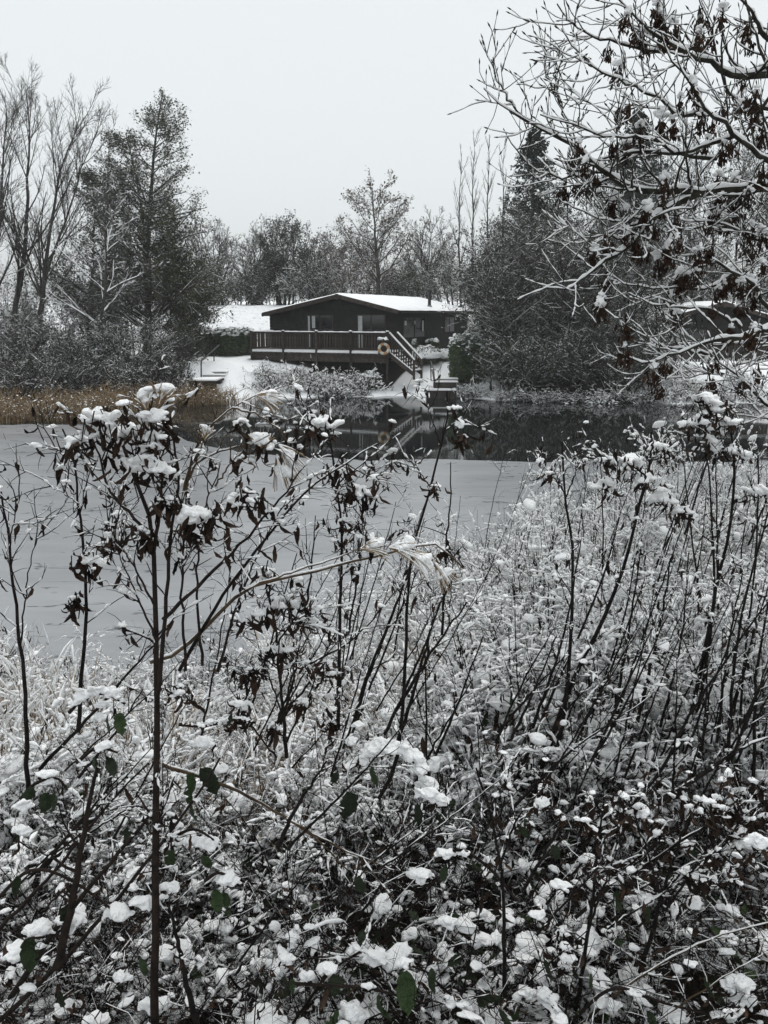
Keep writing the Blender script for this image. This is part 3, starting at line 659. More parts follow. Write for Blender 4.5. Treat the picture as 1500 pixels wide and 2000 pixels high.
# leafy alder
ALD = [dict(n=60, t=(.12, .98), ang=(48, 82), ln=(.28, .42), npts=7, trop=.25, wob=.07, rr=.42, rmin=.02, fall=.78),
       dict(n=8, t=(.2, 1), ang=(30, 60), ln=(.3, .5), npts=5, trop=.12, wob=.12, rr=.5, rmin=.011, fall=.4),
       dict(n=6, t=(.2, 1), ang=(30, 60), ln=(.35, .6), npts=4, trop=.0, wob=.15, rr=.6, rmin=.008, fall=.2)]
b = gz(290, 46); tree('alder_tree', b, [path([(286, 660), (291, 500), (296, 352), (308, 250), (318, 176)], 46, b), path([(287, 600), (280, 450), (262, 330), (246, 262)], 46, b)], ALD, 5, 'tall conical alder still in small dark leaf on the left bank', leafs=(24000, .105, 'leaf_olive', .14, .2), snow=(.012, .25), r0=.22)
b = gz(165, 49); tree('alder_tree', b, [path([(168, 650), (180, 520), (186, 420), (178, 340)], 49, b)], ALD, 6, 'shorter leafy alder behind the slim pole tree', leafs=(14000, .105, 'leaf_olive', .14, .2), snow=(.012, .25), r0=.16)
# small snow-lined tree in front
SML = [dict(n=14, t=(.12, .95), ang=(35, 65), ln=(.35, .6), npts=8, trop=.35, wob=.10, rr=.5, rmin=.02, fall=.5), dict(n=8, t=(.2, 1), ang=(25, 55), ln=(.3, .55), npts=5, trop=.3, wob=.12, rr=.55, rmin=.012, fall=.4), dict(n=5, t=(.2, 1), ang=(25, 55), ln=(.3, .6), npts=4, trop=.2, wob=.12, rr=.6, rmin=.008)]
b = gz(192, 40); tree('young_tree', b, [path([(190, 690), (196, 640), (208, 540), (206, 450), (214, 380)], 40, b)], SML, 7, 'small bare tree with snow lined branches above the reeds', snow=(.028, .5), r0=.11)
# yellow-green willow beside the alder
WIL = [dict(n=30, t=(.1, .95), ang=(30, 70), ln=(.35, .6), npts=7, trop=.3, wob=.10, rr=.5, rmin=.018, fall=.5), dict(n=10, t=(.1, 1), ang=(25, 60), ln=(.3, .5), npts=5, trop=.1, wob=.14, rr=.5, rmin=.010, fall=.3), dict(n=6, t=(.2, 1), ang=(25, 60), ln=(.4, .7), npts=4, trop=-.1, wob=.15, rr=.6, rmin=.008)]
M['leaf_willow'] = mat('willow_leaf', (.030, .040, .014), .8, (.080, .088, .034), 2, 0, 1, .15)
b = gz(345, 45); tree('willow_tree', b, [path([(345, 690), (350, 600), (344, 520), (340, 450)], 45, b), path([(345, 690), (330, 600), (318, 520)], 45, b), path([(345, 690), (362, 600), (372, 520)], 45, b)], WIL, 8, 'low yellow green willow at the foot of the alder', leafs=(16000, .11, 'leaf_willow', .14, .06), snow=(.008, .1), r0=.12)
# left thicket bushes along the reeds
BUSH = [dict(n=9, t=(.1, .9), ang=(20, 60), ln=(.35, .6), npts=6, trop=.2, wob=.12, rr=.6, rmin=.012, fall=.4), dict(n=7, t=(.1, 1), ang=(25, 60), ln=(.3, .6), npts=5, trop=.1, wob=.14, rr=.6, rmin=.009, fall=.3), dict(n=4, t=(.2, 1), ang=(25, 60), ln=(.3, .6), npts=4, trop=0, wob=.15, rr=.7, rmin=.007)]
def bush(name, px, Yv, wpx, top, seed, label, nst=16, leafs=None, snow=(.012, .32), levels=BUSH, cat='bush', group=None, wmat='twig_far'):
    b = gz(px, Yv); rng = np.random.default_rng(seed + 500); H = float(P(px, top, Yv)[2] - b[2]); Wd = wpx / ppm(Yv) / 2
    tr = []
    for i in range(nst):
        a = rng.uniform(0, 6.28); rr_ = math.sqrt(rng.uniform(0, 1)); h = H * (1 - .45 * rr_ ** 2) * rng.uniform(.75, 1.0)
        e = np.array([math.cos(a) * rr_ * Wd, math.sin(a) * rr_ * min(Wd, 2.2), h]); s0 = np.array([e[0] * .55, e[1] * .4, -.1])
        tr.append([s0, s0 * .5 + e * .5 + np.array([rng.normal(0, .1 * Wd), 0, .08 * h]), e])
    return tree(name, b, tr, levels, seed, label, cat, group, leafs, snow, 'bark_far', wmat, r0=.045)
bush('shoreside_bush', 40, 38, 190, 600, 31, 'snow dusted scrub bush behind the reeds at the left edge', 18, (2600, .10, 'leaf_dark', .10, .14))
bush('shoreside_bush', 150, 39, 190, 640, 32, 'snow dusted scrub bush under the small snow lined tree', 18, (2600, .10, 'leaf_dark', .10, .14))
bush('shoreside_bush', 262, 39.5, 170, 600, 33, 'snow dusted scrub bush between the small tree and the steps', 18, (2600, .10, 'leaf_dark', .10, .14))
bush('shoreside_bush', 100, 47, 260, 540, 34, 'tall grey scrub behind the trunks of the bare left trees', 20, (1500, .09, 'leaf_dark', .1, .3))
bush('shoreside_bush', 345, 41.5, 90, 640, 35, 'dark bush right beside the platform by the reeds', 14, (2600, .10, 'leaf_dark', .08, .1), snow=(.006, .1))
bush('shoreside_bush', 20, 35.5, 160, 690, 36, 'low snowy scrub right behind the reeds in the left corner', 16, (2600, .10, 'leaf_dark', .10, .14), levels=BUSH)
bush('shoreside_bush', 120, 36, 170, 685, 37, 'low snowy scrub behind the reeds under the forked bare tree', 16, (2600, .10, 'leaf_dark', .10, .14))
bush('shoreside_bush', 220, 37, 170, 675, 38, 'low snowy scrub behind the reeds under the small tree', 16, (2600, .10, 'leaf_dark', .10, .14))
bush('shoreside_bush', 310, 38.5, 120, 690, 39, 'low snowy scrub ending at the platform', 14, (2600, .10, 'leaf_dark', .10, .14))
bush('shoreside_bush', 250, 50, 330, 500, 30, 'broad dark scrub behind the alder trunk', 22, (9000, .11, 'leaf_dark', .14, .2))
bush('shoreside_bush', 20, 50, 260, 520, 29, 'broad dark scrub behind the tallest bare tree', 22, (7000, .11, 'leaf_dark', .14, .25))
# hedgerow and woodland behind
HED = [dict(n=16, t=(.12, .95), ang=(25, 55), ln=(.38, .62), npts=7, trop=.35, wob=.10, rr=.55, rmin=.025, fall=.5), dict(n=9, t=(.15, 1), ang=(25, 55), ln=(.3, .5), npts=5, trop=.3, wob=.14, rr=.55, rmin=.016, fall=.4), dict(n=7, t=(.2, 1), ang=(25, 60), ln=(.35, .6), npts=4, trop=.2, wob=.15, rr=.6, rmin=.011)]
def hedge_tree(px, Yv, wpx, top, seed, label, leafs=None, nst=5, name='hedgerow_tree', levels=HED, snow=(.014, .3), r0=.13):
    b = gz(px, Yv); rng = np.random.default_rng(seed + 900); H = float(P(px, top, Yv)[2] - b[2]); Wd = wpx / ppm(Yv) / 2; tr = []
    for i in range(nst):
        f = (i - (nst - 1) / 2) / max(1, (nst - 1) / 2); h = H * (1 - .22 * f * f) * rng.uniform(.8, .96)
        e = np.array([f * Wd * .62, rng.uniform(-.5, .5) * Wd, h]); tr.append([[f * Wd * .2, 0, -.1], [f * Wd * .35 + rng.normal(0, .2), 0, h * .4], e])
    return tree(name, b, tr, levels, seed, label, 'tree', 'trees behind the chalets', leafs, snow, r0=r0)
hedge_tree(425, 66, 130, 425, 41, 'grey bare hedgerow tree next to the alder, above the snowy slope')
hedge_tree(505, 68, 90, 432, 42, 'bare hedgerow tree with pale gaps left of the ivy dark one')
hedge_tree(560, 66, 120, 436, 43, 'dark ivy clad hedgerow tree behind the chalet left eave', (7000, .14, 'leaf_dark', .2, .08))
hedge_tree(628, 68, 110, 448, 44, 'rust tinged hedgerow tree left of the tall leafy one', (2600, .13, 'leaf_rust', .15, .15))
for k_, (px_, w_, top_, lab_) in enumerate(((410, 110, 520, 'dense twiggy hedge bush next to the alder behind the snowy slope'), (470, 100, 530, 'dense twiggy hedge bush above the middle of the snowy slope'), (535, 100, 505, 'dense dark hedge bush above the chalet left eave'), (600, 110, 500, 'dense dark hedge bush left of the chalet ridge'), (665, 110, 500, 'dense rusty hedge bush behind the chalet ridge'), (740, 120, 520, 'dense grey hedge bush behind the middle of the snowy roof'), (815, 120, 510, 'dense grey hedge bush behind the flue'), (890, 120, 480, 'dense grey hedge bush behind the right end of the roof'))):
    bush('hedge_bush', px_, 64 + k_ % 3, w_, top_, 140 + k_, lab_, 18, (3200, .13, 'leaf_rust' if k_ in (4, 5) else 'leaf_olive' if k_ in (0, 6, 7) else 'leaf_dark', .2, .22), (.02, .35), BUSH)
OAK = [dict(n=30, t=(.12, .97), ang=(40, 68), ln=(.45, .68), npts=8, trop=.35, wob=.08, rr=.45, rmin=.025, fall=.65), dict(n=9, t=(.15, 1), ang=(28, 55), ln=(.3, .5), npts=5, trop=.25, wob=.12, rr=.5, rmin=.016, fall=.4), dict(n=6, t=(.2, 1), ang=(28, 60), ln=(.35, .6), npts=4, trop=.1, wob=.15, rr=.6, rmin=.011)]
b = gz(735, 62); tree('oak_tree', b, [path([(738, 600), (738, 520), (732, 450), (728, 365)], 62, b)], OAK, 45, 'round tree with scattered clinging leaves behind the chalet ridge', 'tree', 'trees behind the chalets', (2600, .15, 'leaf_rust', .1, .3), (.02, .5), r0=.2)
hedge_tree(830, 66, 120, 400, 46, 'greyish bare tree behind the chalet flue', (900, .13, 'leaf_rust', .1, .3), 4)
hedge_tree(690, 72, 160, 470, 47, 'low reddish hedgerow bush behind the chalet ridge', (2200, .14, 'leaf_rust', .2, .2))
POP = [dict(n=22, t=(.3, .97), ang=(12, 30), ln=(.14, .28), npts=6, trop=.6, wob=.05, rr=.45, rmin=.02, fall=.6), dict(n=5, t=(.2, 1), ang=(15, 40), ln=(.3, .5), npts=4, trop=.4, wob=.08, rr=.6, rmin=.013)]
for k, (px, top) in enumerate(((900, 300), (926, 268), (955, 262), (985, 275))):
    b = gz(px, 58 + k); tree('poplar_tree', b, [path([(px + 2, 600), (px - 3, 450), (px + 1, top)], 58 + k, b)], POP, 50 + k, ['leftmost slim bare poplar right of the chalet flue', 'second slim bare poplar from the left, above the dark thicket', 'third slim bare poplar from the left, above the dark thicket', 'slim bare poplar closest to the conifer'][k], 'tree', 'slim poplars', None, (.01, .15), r0=.09)
# conifers
def conifer(px, Yv, top, wpx, seed, label):
    b = gz(px, Yv); rng = np.random.default_rng(seed); root = empty('spruce_tree', b, 0, label, 'tree'); H = float(P(px, top, Yv)[2] - b[2]); Wd = wpx / ppm(Yv) / 2
    tm = MB(); Pt = np.array([[[0, 0, -.1], [0, 0, H * .5], [0, 0, H]]]); tm.tubes(Pt, [[.2, .12, .02]], 7); tm.build('trunk', M['bark_far'], root)
    cm = MB(); sm = MB(); K = 420; t = rng.uniform(.05, .99, K) ** .8; a = rng.uniform(0, 6.28, K); L = Wd * (1 - t) ** .8 * rng.uniform(.7, 1.15, K) + .12
    d = np.stack([np.cos(a), np.sin(a), 0 * a], -1); s = np.linspace(0, 1, 6)
    B = np.array([0, 0, 1.]) * (t * H)[:, None, None] + d[:, None] * (L[:, None] * s)[..., None] + np.array([0, 0, 1.]) * (L[:, None] * (-.35 * s + .25 * s * s))[..., None]
    R = np.outer(np.ones(K) * .025, np.linspace(1, .3, 6)); cm.tubes(B, R, 3)
    T2 = grow(rng, B, R, 10, (.15, 1), (35, 65), (.12, .3), 4, -.3, .1, .8, .016, .3); cm.tubes(*T2, 3)
    T3 = grow(rng, *T2, 4, (.1, 1), (30, 60), (.3, .6), 3, -.3, .1, .9, .014, .3); cm.tubes(*T3, 3)
    specks(cm, rng, along(rng, T3[0], 16000, .05), .14); cm.build('crown', M['needle'], root)
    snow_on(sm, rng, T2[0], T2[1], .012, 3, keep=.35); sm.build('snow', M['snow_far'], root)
conifer(1028, 56, 250, 300, 60, 'pointed dark spruce rising above the dark thicket')
conifer(1215, 58, 210, 330, 61, 'second dark spruce behind the hanging ash branches')
# dense dark thicket on the right bank
DEN = [dict(n=12, t=(.08, .95), ang=(25, 65), ln=(.35, .6), npts=7, trop=.2, wob=.12, rr=.55, rmin=.02, fall=.45), dict(n=9, t=(.1, 1), ang=(25, 65), ln=(.3, .55), npts=5, trop=.05, wob=.15, rr=.55, rmin=.012, fall=.3), dict(n=5, t=(.2, 1), ang=(25, 65), ln=(.35, .6), npts=4, trop=-.05, wob=.16, rr=.6, rmin=.009)]
bush('willow_thicket', 1060, 43.5, 330, 350, 70, 'tall dark snow flecked willow thicket right of the chalet', 20, (22000, .10, 'leaf_dark', .16, .20), (.014, .18), DEN, 'thicket')
bush('willow_thicket', 1000, 47, 170, 440, 71, 'dark willow thicket directly behind the clipped hedge', 14, (12000, .10, 'leaf_dark', .16, .20), (.014, .2), DEN, 'thicket')
bush('willow_thicket', 1185, 42, 230, 400, 72, 'dark thicket trailing down to the water under the ash branches', 16, (15000, .10, 'leaf_dark', .16, .18), (.014, .18), DEN, 'thicket')
bush('willow_thicket', 1090, 40.2, 300, 640, 73, 'low dark waterside bush overhanging the far shore', 18, (9000, .10, 'leaf_dark', .12, .10), (.014, .2), BUSH, 'thicket')
bush('willow_thicket', 1000, 40.8, 150, 640, 74, 'low dark waterside bush next to the clipped hedge', 14, (6000, .10, 'leaf_dark', .12, .12), (.014, .2), BUSH, 'thicket')
bush('willow_thicket', 1200, 39.6, 220, 610, 75, 'low dark waterside bush under the hanging ash twigs', 18, (9000, .10, 'leaf_dark', .12, .12), (.014, .2), BUSH, 'thicket')
bush('willow_thicket', 1250, 43, 110, 640, 76, 'dark bush covering the corner of the second chalet', 14, (7000, .11, 'leaf_dark', .14, .15), (.014, .2), BUSH, 'thicket')
bush('willow_thicket', 1400, 52, 330, 480, 77, 'dark woodland scrub behind the second chalet', 22, (12000, .12, 'leaf_dark', .16, .2), (.014, .2), DEN, 'thicket')
for k, (px, Yv, wpx, top, lab) in enumerate(((1180, 62, 180, 330, 'bare woodland tree just behind the second spruce'), (1310, 60, 220, 260, 'bare woodland tree above the second chalet'), (1430, 57, 240, 230, 'bare woodland tree high behind the ash limb, near the right edge'), (1540, 55, 240, 300, 'bare woodland tree at the right edge of the view'))):
    hedge_tree(px, Yv, wpx, top, 80 + k, lab, (4500, .13, 'leaf_dark', .2, .25), 4)

# ------------------------------------------------------------------ hedges and garden bushes
def leafy_mass(name, px, Yv, py_top, py_bot, wpx, dep, seed, label, mname, n, size, snowtop, box=True, cat='hedge', snow_n=200):
    rng = np.random.default_rng(seed); x = float(P(px, 700, Yv)[0]); zb = float(P(px, py_bot, Yv)[2]); H = float(P(px, py_top, Yv)[2]) - zb; Wd = wpx / ppm(Yv)
    root = empty(name, (x, Yv + dep / 2, zb), 0, label, cat)
    q = rng.normal(size=(n, 3)); q = norm(q); p_ = 5 if box else 2
    q = q / (np.sum(np.abs(q) ** p_, 1, keepdims=True) ** (1 / p_)) * (rng.uniform(.0, 1, (n, 1)) ** .18) * (1 + rng.normal(0, .035, (n, 1)))
    pos = (q * .5 + np.array([0, 0, .5])) * np.array([Wd, dep, H])
    lm = MB(); specks(lm, rng, pos, size); lm.build('foliage', M[mname], root)
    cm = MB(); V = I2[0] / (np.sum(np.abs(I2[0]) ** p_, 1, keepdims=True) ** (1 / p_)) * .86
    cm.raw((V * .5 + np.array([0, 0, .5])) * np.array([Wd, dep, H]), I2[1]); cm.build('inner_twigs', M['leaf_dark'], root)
    s = MB(); k = (q[:, 2] > .62) & (rng.random(n) < snowtop); specks(s, rng, pos[k] + [0, 0, .03], size * 1.3, 0, True)
    if snow_n:
        kk = rng.choice(np.where(q[:, 2] > .5)[0], snow_n); blobs(s, rng, pos[kk] + [0, 0, .01], rng.uniform(.5, 1.1, snow_n) * size, 0, 1, .3)
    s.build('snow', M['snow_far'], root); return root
leafy_mass('clipped_hedge', 918, 42.0, 655, 752, 72, 2.2, 90, 'clipped green hedge with snow on top beside the jetty', 'laurel', 9000, .11, .5, True, 'hedge', 160)
leafy_mass('clipped_hedge', 966, 44.5, 632, 740, 100, 2.0, 91, 'taller dark hedge behind the clipped green one', 'leaf_olive', 8000, .11, .5, True, 'hedge', 160)
leafy_mass('laurel_hedge', 452, 50.0, 641, 702, 88, 1.6, 92, 'glossy laurel hedge with snowy top behind the left steps', 'laurel', 7000, .13, .8, True, 'hedge', 260)
leafy_mass('dark_hedge', 370, 49.0, 640, 702, 90, 1.6, 93, 'dark trimmed hedge left of the glossy laurel', 'leaf_dark', 7000, .11, .5, True, 'hedge', 120)
def snow_bush(px, Yv, py_top, py_bot, wpx, seed, label):
    rng = np.random.default_rng(seed); r = leafy_mass('garden_bush', px, Yv, py_top, py_bot, wpx, wpx / ppm(Yv) * .9, seed, label, 'leaf_olive', 3000, .09, .3, False, 'bush', 30)
    H = (py_bot - py_top) / ppm(Yv); Wd = wpx / ppm(Yv); s = MB(); V = lump(I3[0], seed, .05); V = V[:, :] * np.array([Wd * .5, Wd * .45, H * .62]) + np.array([0, 0, H * .5])
    s.raw(V, I3[1]); s.build('snow', M['snow_far'], r)
snow_bush(834, 45.0, 676, 716, 60, 95, 'rounded bush buried in snow at the foot of the deck stair')
snow_bush(868, 46.0, 683, 712, 40, 96, 'smaller snow covered bush touching the clipped hedge')
snow_bush(803, 47.2, 661, 684, 26, 97, 'little snow capped bush between the stair and the chalet wall')
leafy_mass('evergreen_shrub', 845, 48.5, 662, 690, 30, 1.0, 98, 'small evergreen shrub against the chalet side wall', 'laurel', 900, .12, .6, False, 'shrub', 30)
leafy_mass('evergreen_shrub', 722, 42.3, 728, 776, 52, 1.4, 99, 'green waterside shrub below the deck corner', 'leaf_willow', 2500, .10, .5, False, 'shrub', 70)

# ------------------------------------------------------------------ reeds, rough grass
def reed_bed():
    rng = np.random.default_rng(110); K = 11000
    x = rng.uniform(-20, -5.8, K); y = shore_far(x) + rng.uniform(-2.6, 1.2, K)
    lim = np.interp(x, [-9.8, -7.2, -5.8], [9, .0, -1.2]); keep = (y < 38.6) & (y - shore_far(x) < np.where(x > -9.3, .2, 9))
    keep &= ~((x > -7.6) & (rng.random(K) < .6)); cl_ = np.sin(x * 3.1 + np.sin(y * 2.3) * 1.5) * np.sin(y * 2.7 + x) ; keep &= rng.random(K) < .62 + .5 * cl_; x, y = x[keep], y[keep]; K = len(x)
    h = (rng.uniform(.4, 1.0, K) + .4 * rng.random(K) ** 3) * (1 + .28 * np.sin(x * 2.3) * np.sin(x * .9 + y)); lean = rng.normal(0, .24, (K, 2)); s = np.linspace(0, 1, 4)
    Pt = np.stack([x[:, None] + lean[:, :1] * h[:, None] * s ** 2 * 2, y[:, None] + lean[:, 1:] * h[:, None] * s ** 2, np.maximum(ground_z(x, y), -.1)[:, None] + h[:, None] * s * (1 - .15 * s * np.abs(lean[:, :1]) * 4)], -1)
    mb = MB(); pk = rng.choice(3, K, p=[.35, .5, .15])
    for j_, m_ in ((0, 0), (1, 2), (2, 3)):
        k_ = pk == j_; mb.ribbons(Pt[k_], np.outer(np.full(k_.sum(), .012), [1, 1, .8, .2]), m_, norm(np.stack([rng.normal(0, .5, k_.sum()), np.ones(k_.sum()), np.zeros(k_.sum())], -1)))
    b = rng.random(K) < .35; Q = grow(rng, Pt[b], np.full((b.sum(), 4), .01), 2, (.3, .9), (30, 90), (.3, .6), 4, -1.4, .1, 1, .01); mb.ribbons(Q[0], Q[1] * 1.1, 2, norm(rng.normal(size=(len(Q[0]), 3))))
    specks(mb, rng, along(rng, Q[0], 3500, .03), .09, 1, True); specks(mb, rng, along(rng, Pt[:, 1:], 2600, .03), .09, 1, True)
    o = mb.build('reed_bed', [M['reed'], M['snow_far'], M['straw'], M['stalk']]); tag(o, 'brown dead reeds standing along the left shore', 'reeds', kind='stuff')
reed_bed()

# ------------------------------------------------------------------ foreground clumps: variants whose mesh data is shared by many copies
CLM = [M['bark'], M['snow'], M['dead_leaf'], M['straw'], M['green_leaf'], M['bark_red']]
def clump_twig(seed, nst=24, spread=.34, snowk=1.0, leafy=30, bm=0, H=1.0):
    rng = np.random.default_rng(seed); mb = MB(); n = 8
    a = rng.uniform(0, 6.28, nst); r = np.sqrt(rng.random(nst)); base = np.stack([np.cos(a) * r * .22, np.sin(a) * r * .22, 0 * a - .05], -1)
    h = rng.uniform(.65, 1.05, nst) * H; out = np.stack([np.cos(a) * r * spread, np.sin(a) * r * spread, h], -1) + rng.normal(0, .08, (nst, 3)) * [1, 1, .3]
    s = np.linspace(0, 1, n)[None, :, None]; bow = rng.normal(0, .07, (nst, 1, 3))
    Pt = base[:, None] * (1 - s) + (base + out)[:, None] * s + bow * np.sin(np.pi * s); Rt = np.outer(rng.uniform(.0035, .006, nst), np.linspace(1, .4, n))
    L1 = grow(rng, Pt, Rt, int(8 * H + 1), (.2, 1), (30, 70), (.16, .34), 6, -.1, .16, .6, .0022, .3) if H < 1.5 else grow(rng, Pt, Rt, 19, (.15, 1), (30, 70), (.16, .38), 6, -.1, .16, .6, .0022, .3, True); L2 = grow(rng, *L1, 5, (.15, 1), (30, 75), (.06, .15), 4, -.3, .2, .7, .0016, .2, True)
    mb.tubes(Pt, Rt, 4, bm); mb.tubes(*L1, 3, bm); mb.tubes(*L2, 3, bm)
    snow_on(mb, rng, Pt, Rt, .0045, 4, 1, .8, .3, .8, .55, 2); snow_on(mb, rng, *L1, .0084 * snowk, 5, 1, .9, .28, .85, .68, 3); snow_on(mb, rng, *L2, .0060 * snowk, 4, 1, .75, .28, .85, .68, 2)
    tips = np.concatenate([L1[0][:, 2:].reshape(-1, 3), L2[0][:, 1:].reshape(-1, 3)]); k = rng.choice(len(tips), int(170 * snowk * H))
    blobs(mb, rng, tips[k] + [0, 0, .006], np.where(rng.random(len(k)) < .16, rng.uniform(.018, .048, len(k)), rng.uniform(.005, .016, len(k))), 1, 1, .6, .6)
    if leafy:
        p = along(rng, L2[0], leafy); leaves(mb, rng, p, hang(rng, leafy), rng.uniform(.03, .065, leafy), DEAD, 2)
    return mb.mesh('twig_clump', CLM)
def clump_grass(seed, nb=170):
    rng = np.random.default_rng(seed); mb = MB(); n = 8; a = rng.uniform(0, 6.28, nb); r = np.sqrt(rng.random(nb)) * .28
    base = np.stack([np.cos(a) * r, np.sin(a) * r, 0 * a - .03], -1); az = rng.uniform(0, 6.28, nb); reach = rng.uniform(.1, .6, nb); h = rng.uniform(.5, 1.0, nb); droop = rng.uniform(.1, .75, nb)
    s = np.linspace(0, 1, n); d = np.stack([np.cos(az), np.sin(az)], -1)
    Pt = np.empty((nb, n, 3)); Pt[..., :2] = base[:, None, :2] + d[:, None] * (reach[:, None] * s ** 1.8)[..., None]
    Pt[..., 2] = base[:, 2:3] + h[:, None] * (s - droop[:, None] * s ** 3.2)
    mb.ribbons(Pt, np.outer(rng.uniform(.003, .006, nb), [1, 1, 1, .95, .85, .7, .45, .1]), 3, np.stack([-d[:, 1], d[:, 0], 0 * az + .01], -1)[:, [1, 0, 2]] * [1, -1, 1])
    snow_on(mb, rng, Pt, np.full((nb, n), .003), .0078, 4, 1, .85, .3, .85, .68, 2)
    k = rng.choice(nb, 60); j = rng.integers(4, n, 60); blobs(mb, rng, Pt[k, j] + [0, 0, .01], rng.uniform(.008, .02, 60), 1, 1, .4, .6)
    return mb.mesh('grass_clump', CLM)
def clump_bramble(seed, nc=9, nl=64, pads=11):
    rng = np.random.default_rng(seed); mb = MB(); n = 9; a = rng.uniform(0, 6.28, nc); L = rng.uniform(.6, 1.1, nc); h = rng.uniform(.25, .6, nc)
    s = np.linspace(0, 1, n); base = rng.normal(0, .2, (nc, 2)); Pt = np.empty((nc, n, 3))
    Pt[..., :2] = base[:, None] + np.stack([np.cos(a), np.sin(a)], -1)[:, None] * (L[:, None] * (s - .4))[..., None] + rng.normal(0, .015, (nc, n, 2))
    Pt[..., 2] = h[:, None] * (1 - (2 * s - .9) ** 2) + .02; Rt = np.outer(rng.uniform(.003, .006, nc), np.linspace(1, .5, n))
    L1 = grow(rng, Pt, Rt, 6, (.1, 1), (35, 75), (.15, .35), 5, .1, .16, .6, .0022, .2); L2 = grow(rng, *L1, 4, (.2, 1), (30, 70), (.05, .14), 4, -.2, .2, .7, .0016, .2, True)
    mb.tubes(Pt, Rt, 5, 5); mb.tubes(*L1, 3, 0); mb.tubes(*L2, 3, 0); snow_on(mb, rng, Pt, Rt, .006, 6, 1, 1, .4, .85, .5, 3); snow_on(mb, rng, *L1, .0034, 5, 1, .6, .35, .85, .42, 3)
    nr = 9; b0 = np.c_[rng.uniform(-.4, .4, (nr, 2)), rng.uniform(0, .2, nr)]; az = rng.uniform(0, 6.28, nr); el = rng.uniform(.15, 1.0, nr); Ln = rng.uniform(.5, 1.1, nr)
    e0 = b0 + np.stack([np.cos(az) * np.cos(el), np.sin(az) * np.cos(el), np.sin(el)], -1) * Ln[:, None]; sl = np.linspace(0, 1, 7)[None, :, None]
    Rd = b0[:, None] * (1 - sl) + e0[:, None] * sl + rng.normal(0, .03, (nr, 1, 3)) * np.sin(np.pi * sl); Rr = np.outer(rng.uniform(.002, .0042, nr), np.linspace(1, .6, 7))
    mb.tubes(Rd, Rr, 5, 0); snow_on(mb, rng, Rd, Rr, .0028, 5, 1, 1, .5, .85, .5, 3)
    D1 = grow(rng, Rd, Rr, 6, (.1, 1), (30, 70), (.08, .24), 5, .1, .2, .6, .0014, .2, True); D2 = grow(rng, *D1, 3, (.2, 1), (30, 70), (.04, .10), 4, -.2, .25, .7, .0011, .2, True); mb.tubes(*D1, 3, 0); mb.tubes(*D2, 3, 0); snow_on(mb, rng, *D1, .0016, 4, 1, .2, .4, cover=.5)
    K = nl; p = along(rng, L1[0], K); d = rng.normal(size=(K, 3)); d[:, 2] = rng.uniform(-.9, .1, K); d = norm(d); sz = rng.uniform(.05, .10, K)
    leaves(mb, rng, p, d, sz, GREEN, 4)
    q = rng.random(K) < .34; blobs(mb, rng, (p + d * sz[:, None] * .5 + [0, 0, .008])[q], (sz * rng.uniform(.18, .42, K))[q], 1, 2, .5, .6)
    for _ in range(pads):
        i = rng.integers(nc); f0 = rng.uniform(.15, .7); m_ = rng.integers(4, 9); ff = f0 + np.linspace(0, rng.uniform(.1, .3), m_); ff = np.clip(ff, 0, .99) * (n - 1); ji = ff.astype(int); fr_ = (ff - ji)[:, None]
        c_ = Pt[i, ji] * (1 - fr_) + Pt[i, np.minimum(ji + 1, n - 1)] * fr_ + rng.normal(0, .012, (m_, 3)); blobs(mb, rng, c_ + [0, 0, .012], rng.uniform(.014, .040, m_) * np.sin(np.linspace(.5, 2.6, m_)), 1, 2, .3, .45)
    kd = 90; p = along(rng, L2[0], kd); leaves(mb, rng, p, hang(rng, kd), rng.uniform(.03, .075, kd), DEAD, 2)
    return mb.mesh('bramble_clump', CLM)
def clump_dead(seed, nst=9):
    "thin shoots hung with brown curled leaves and small snow caps"
    rng = np.random.default_rng(seed); mb = MB(); n = 7; base = np.c_[rng.normal(0, .14, (nst, 2)), np.full(nst, -.03)]; e = base + np.c_[rng.normal(0, .22, (nst, 2)), rng.uniform(.6, 1.05, nst)]
    s = np.linspace(0, 1, n)[None, :, None]; Pt = base[:, None] * (1 - s) + e[:, None] * s + rng.normal(0, .05, (nst, 1, 3)) * np.sin(np.pi * s); Rt = np.outer(rng.uniform(.003, .005, nst), np.linspace(1, .45, n))
    L1 = grow(rng, Pt, Rt, 8, (.3, 1), (40, 75), (.12, .26), 6, -.5, .14, .6, .002, .2); L2 = grow(rng, *L1, 4, (.2, 1), (30, 70), (.04, .10), 4, -.8, .2, .7, .0015, .2, True)
    mb.tubes(Pt, Rt, 4, 5); mb.tubes(*L1, 3, 0); mb.tubes(*L2, 3, 0); snow_on(mb, rng, *L1, .0032, 4, 1, .7, cover=.55)
    K = 130; p = along(rng, L2[0], K); leaves(mb, rng, p, hang(rng, K, .25), rng.uniform(.03, .06, K), DEAD, 2)
    kk = 50; p = along(rng, L1[0], kk); blobs(mb, rng, p + [0, 0, .006], rng.uniform(.01, .03, kk), 1, 1, .4, .5)
    return mb.mesh('dead_leaf_clump', CLM)
TW = [clump_twig(200 + i, leafy=(0, 40, 20, 60)[i], bm=(0, 5, 0, 0)[i]) for i in range(4)]
TT = [clump_twig(210 + i, nst=26, spread=.5, leafy=(20, 50, 90)[i], bm=(0, 5, 0)[i], H=2.0) for i in range(3)]
GR = [clump_grass(220 + i) for i in range(3)]
BR = [clump_bramble(230 + i) for i in range(4)]
DD = [clump_dead(240 + i) for i in range(3)]

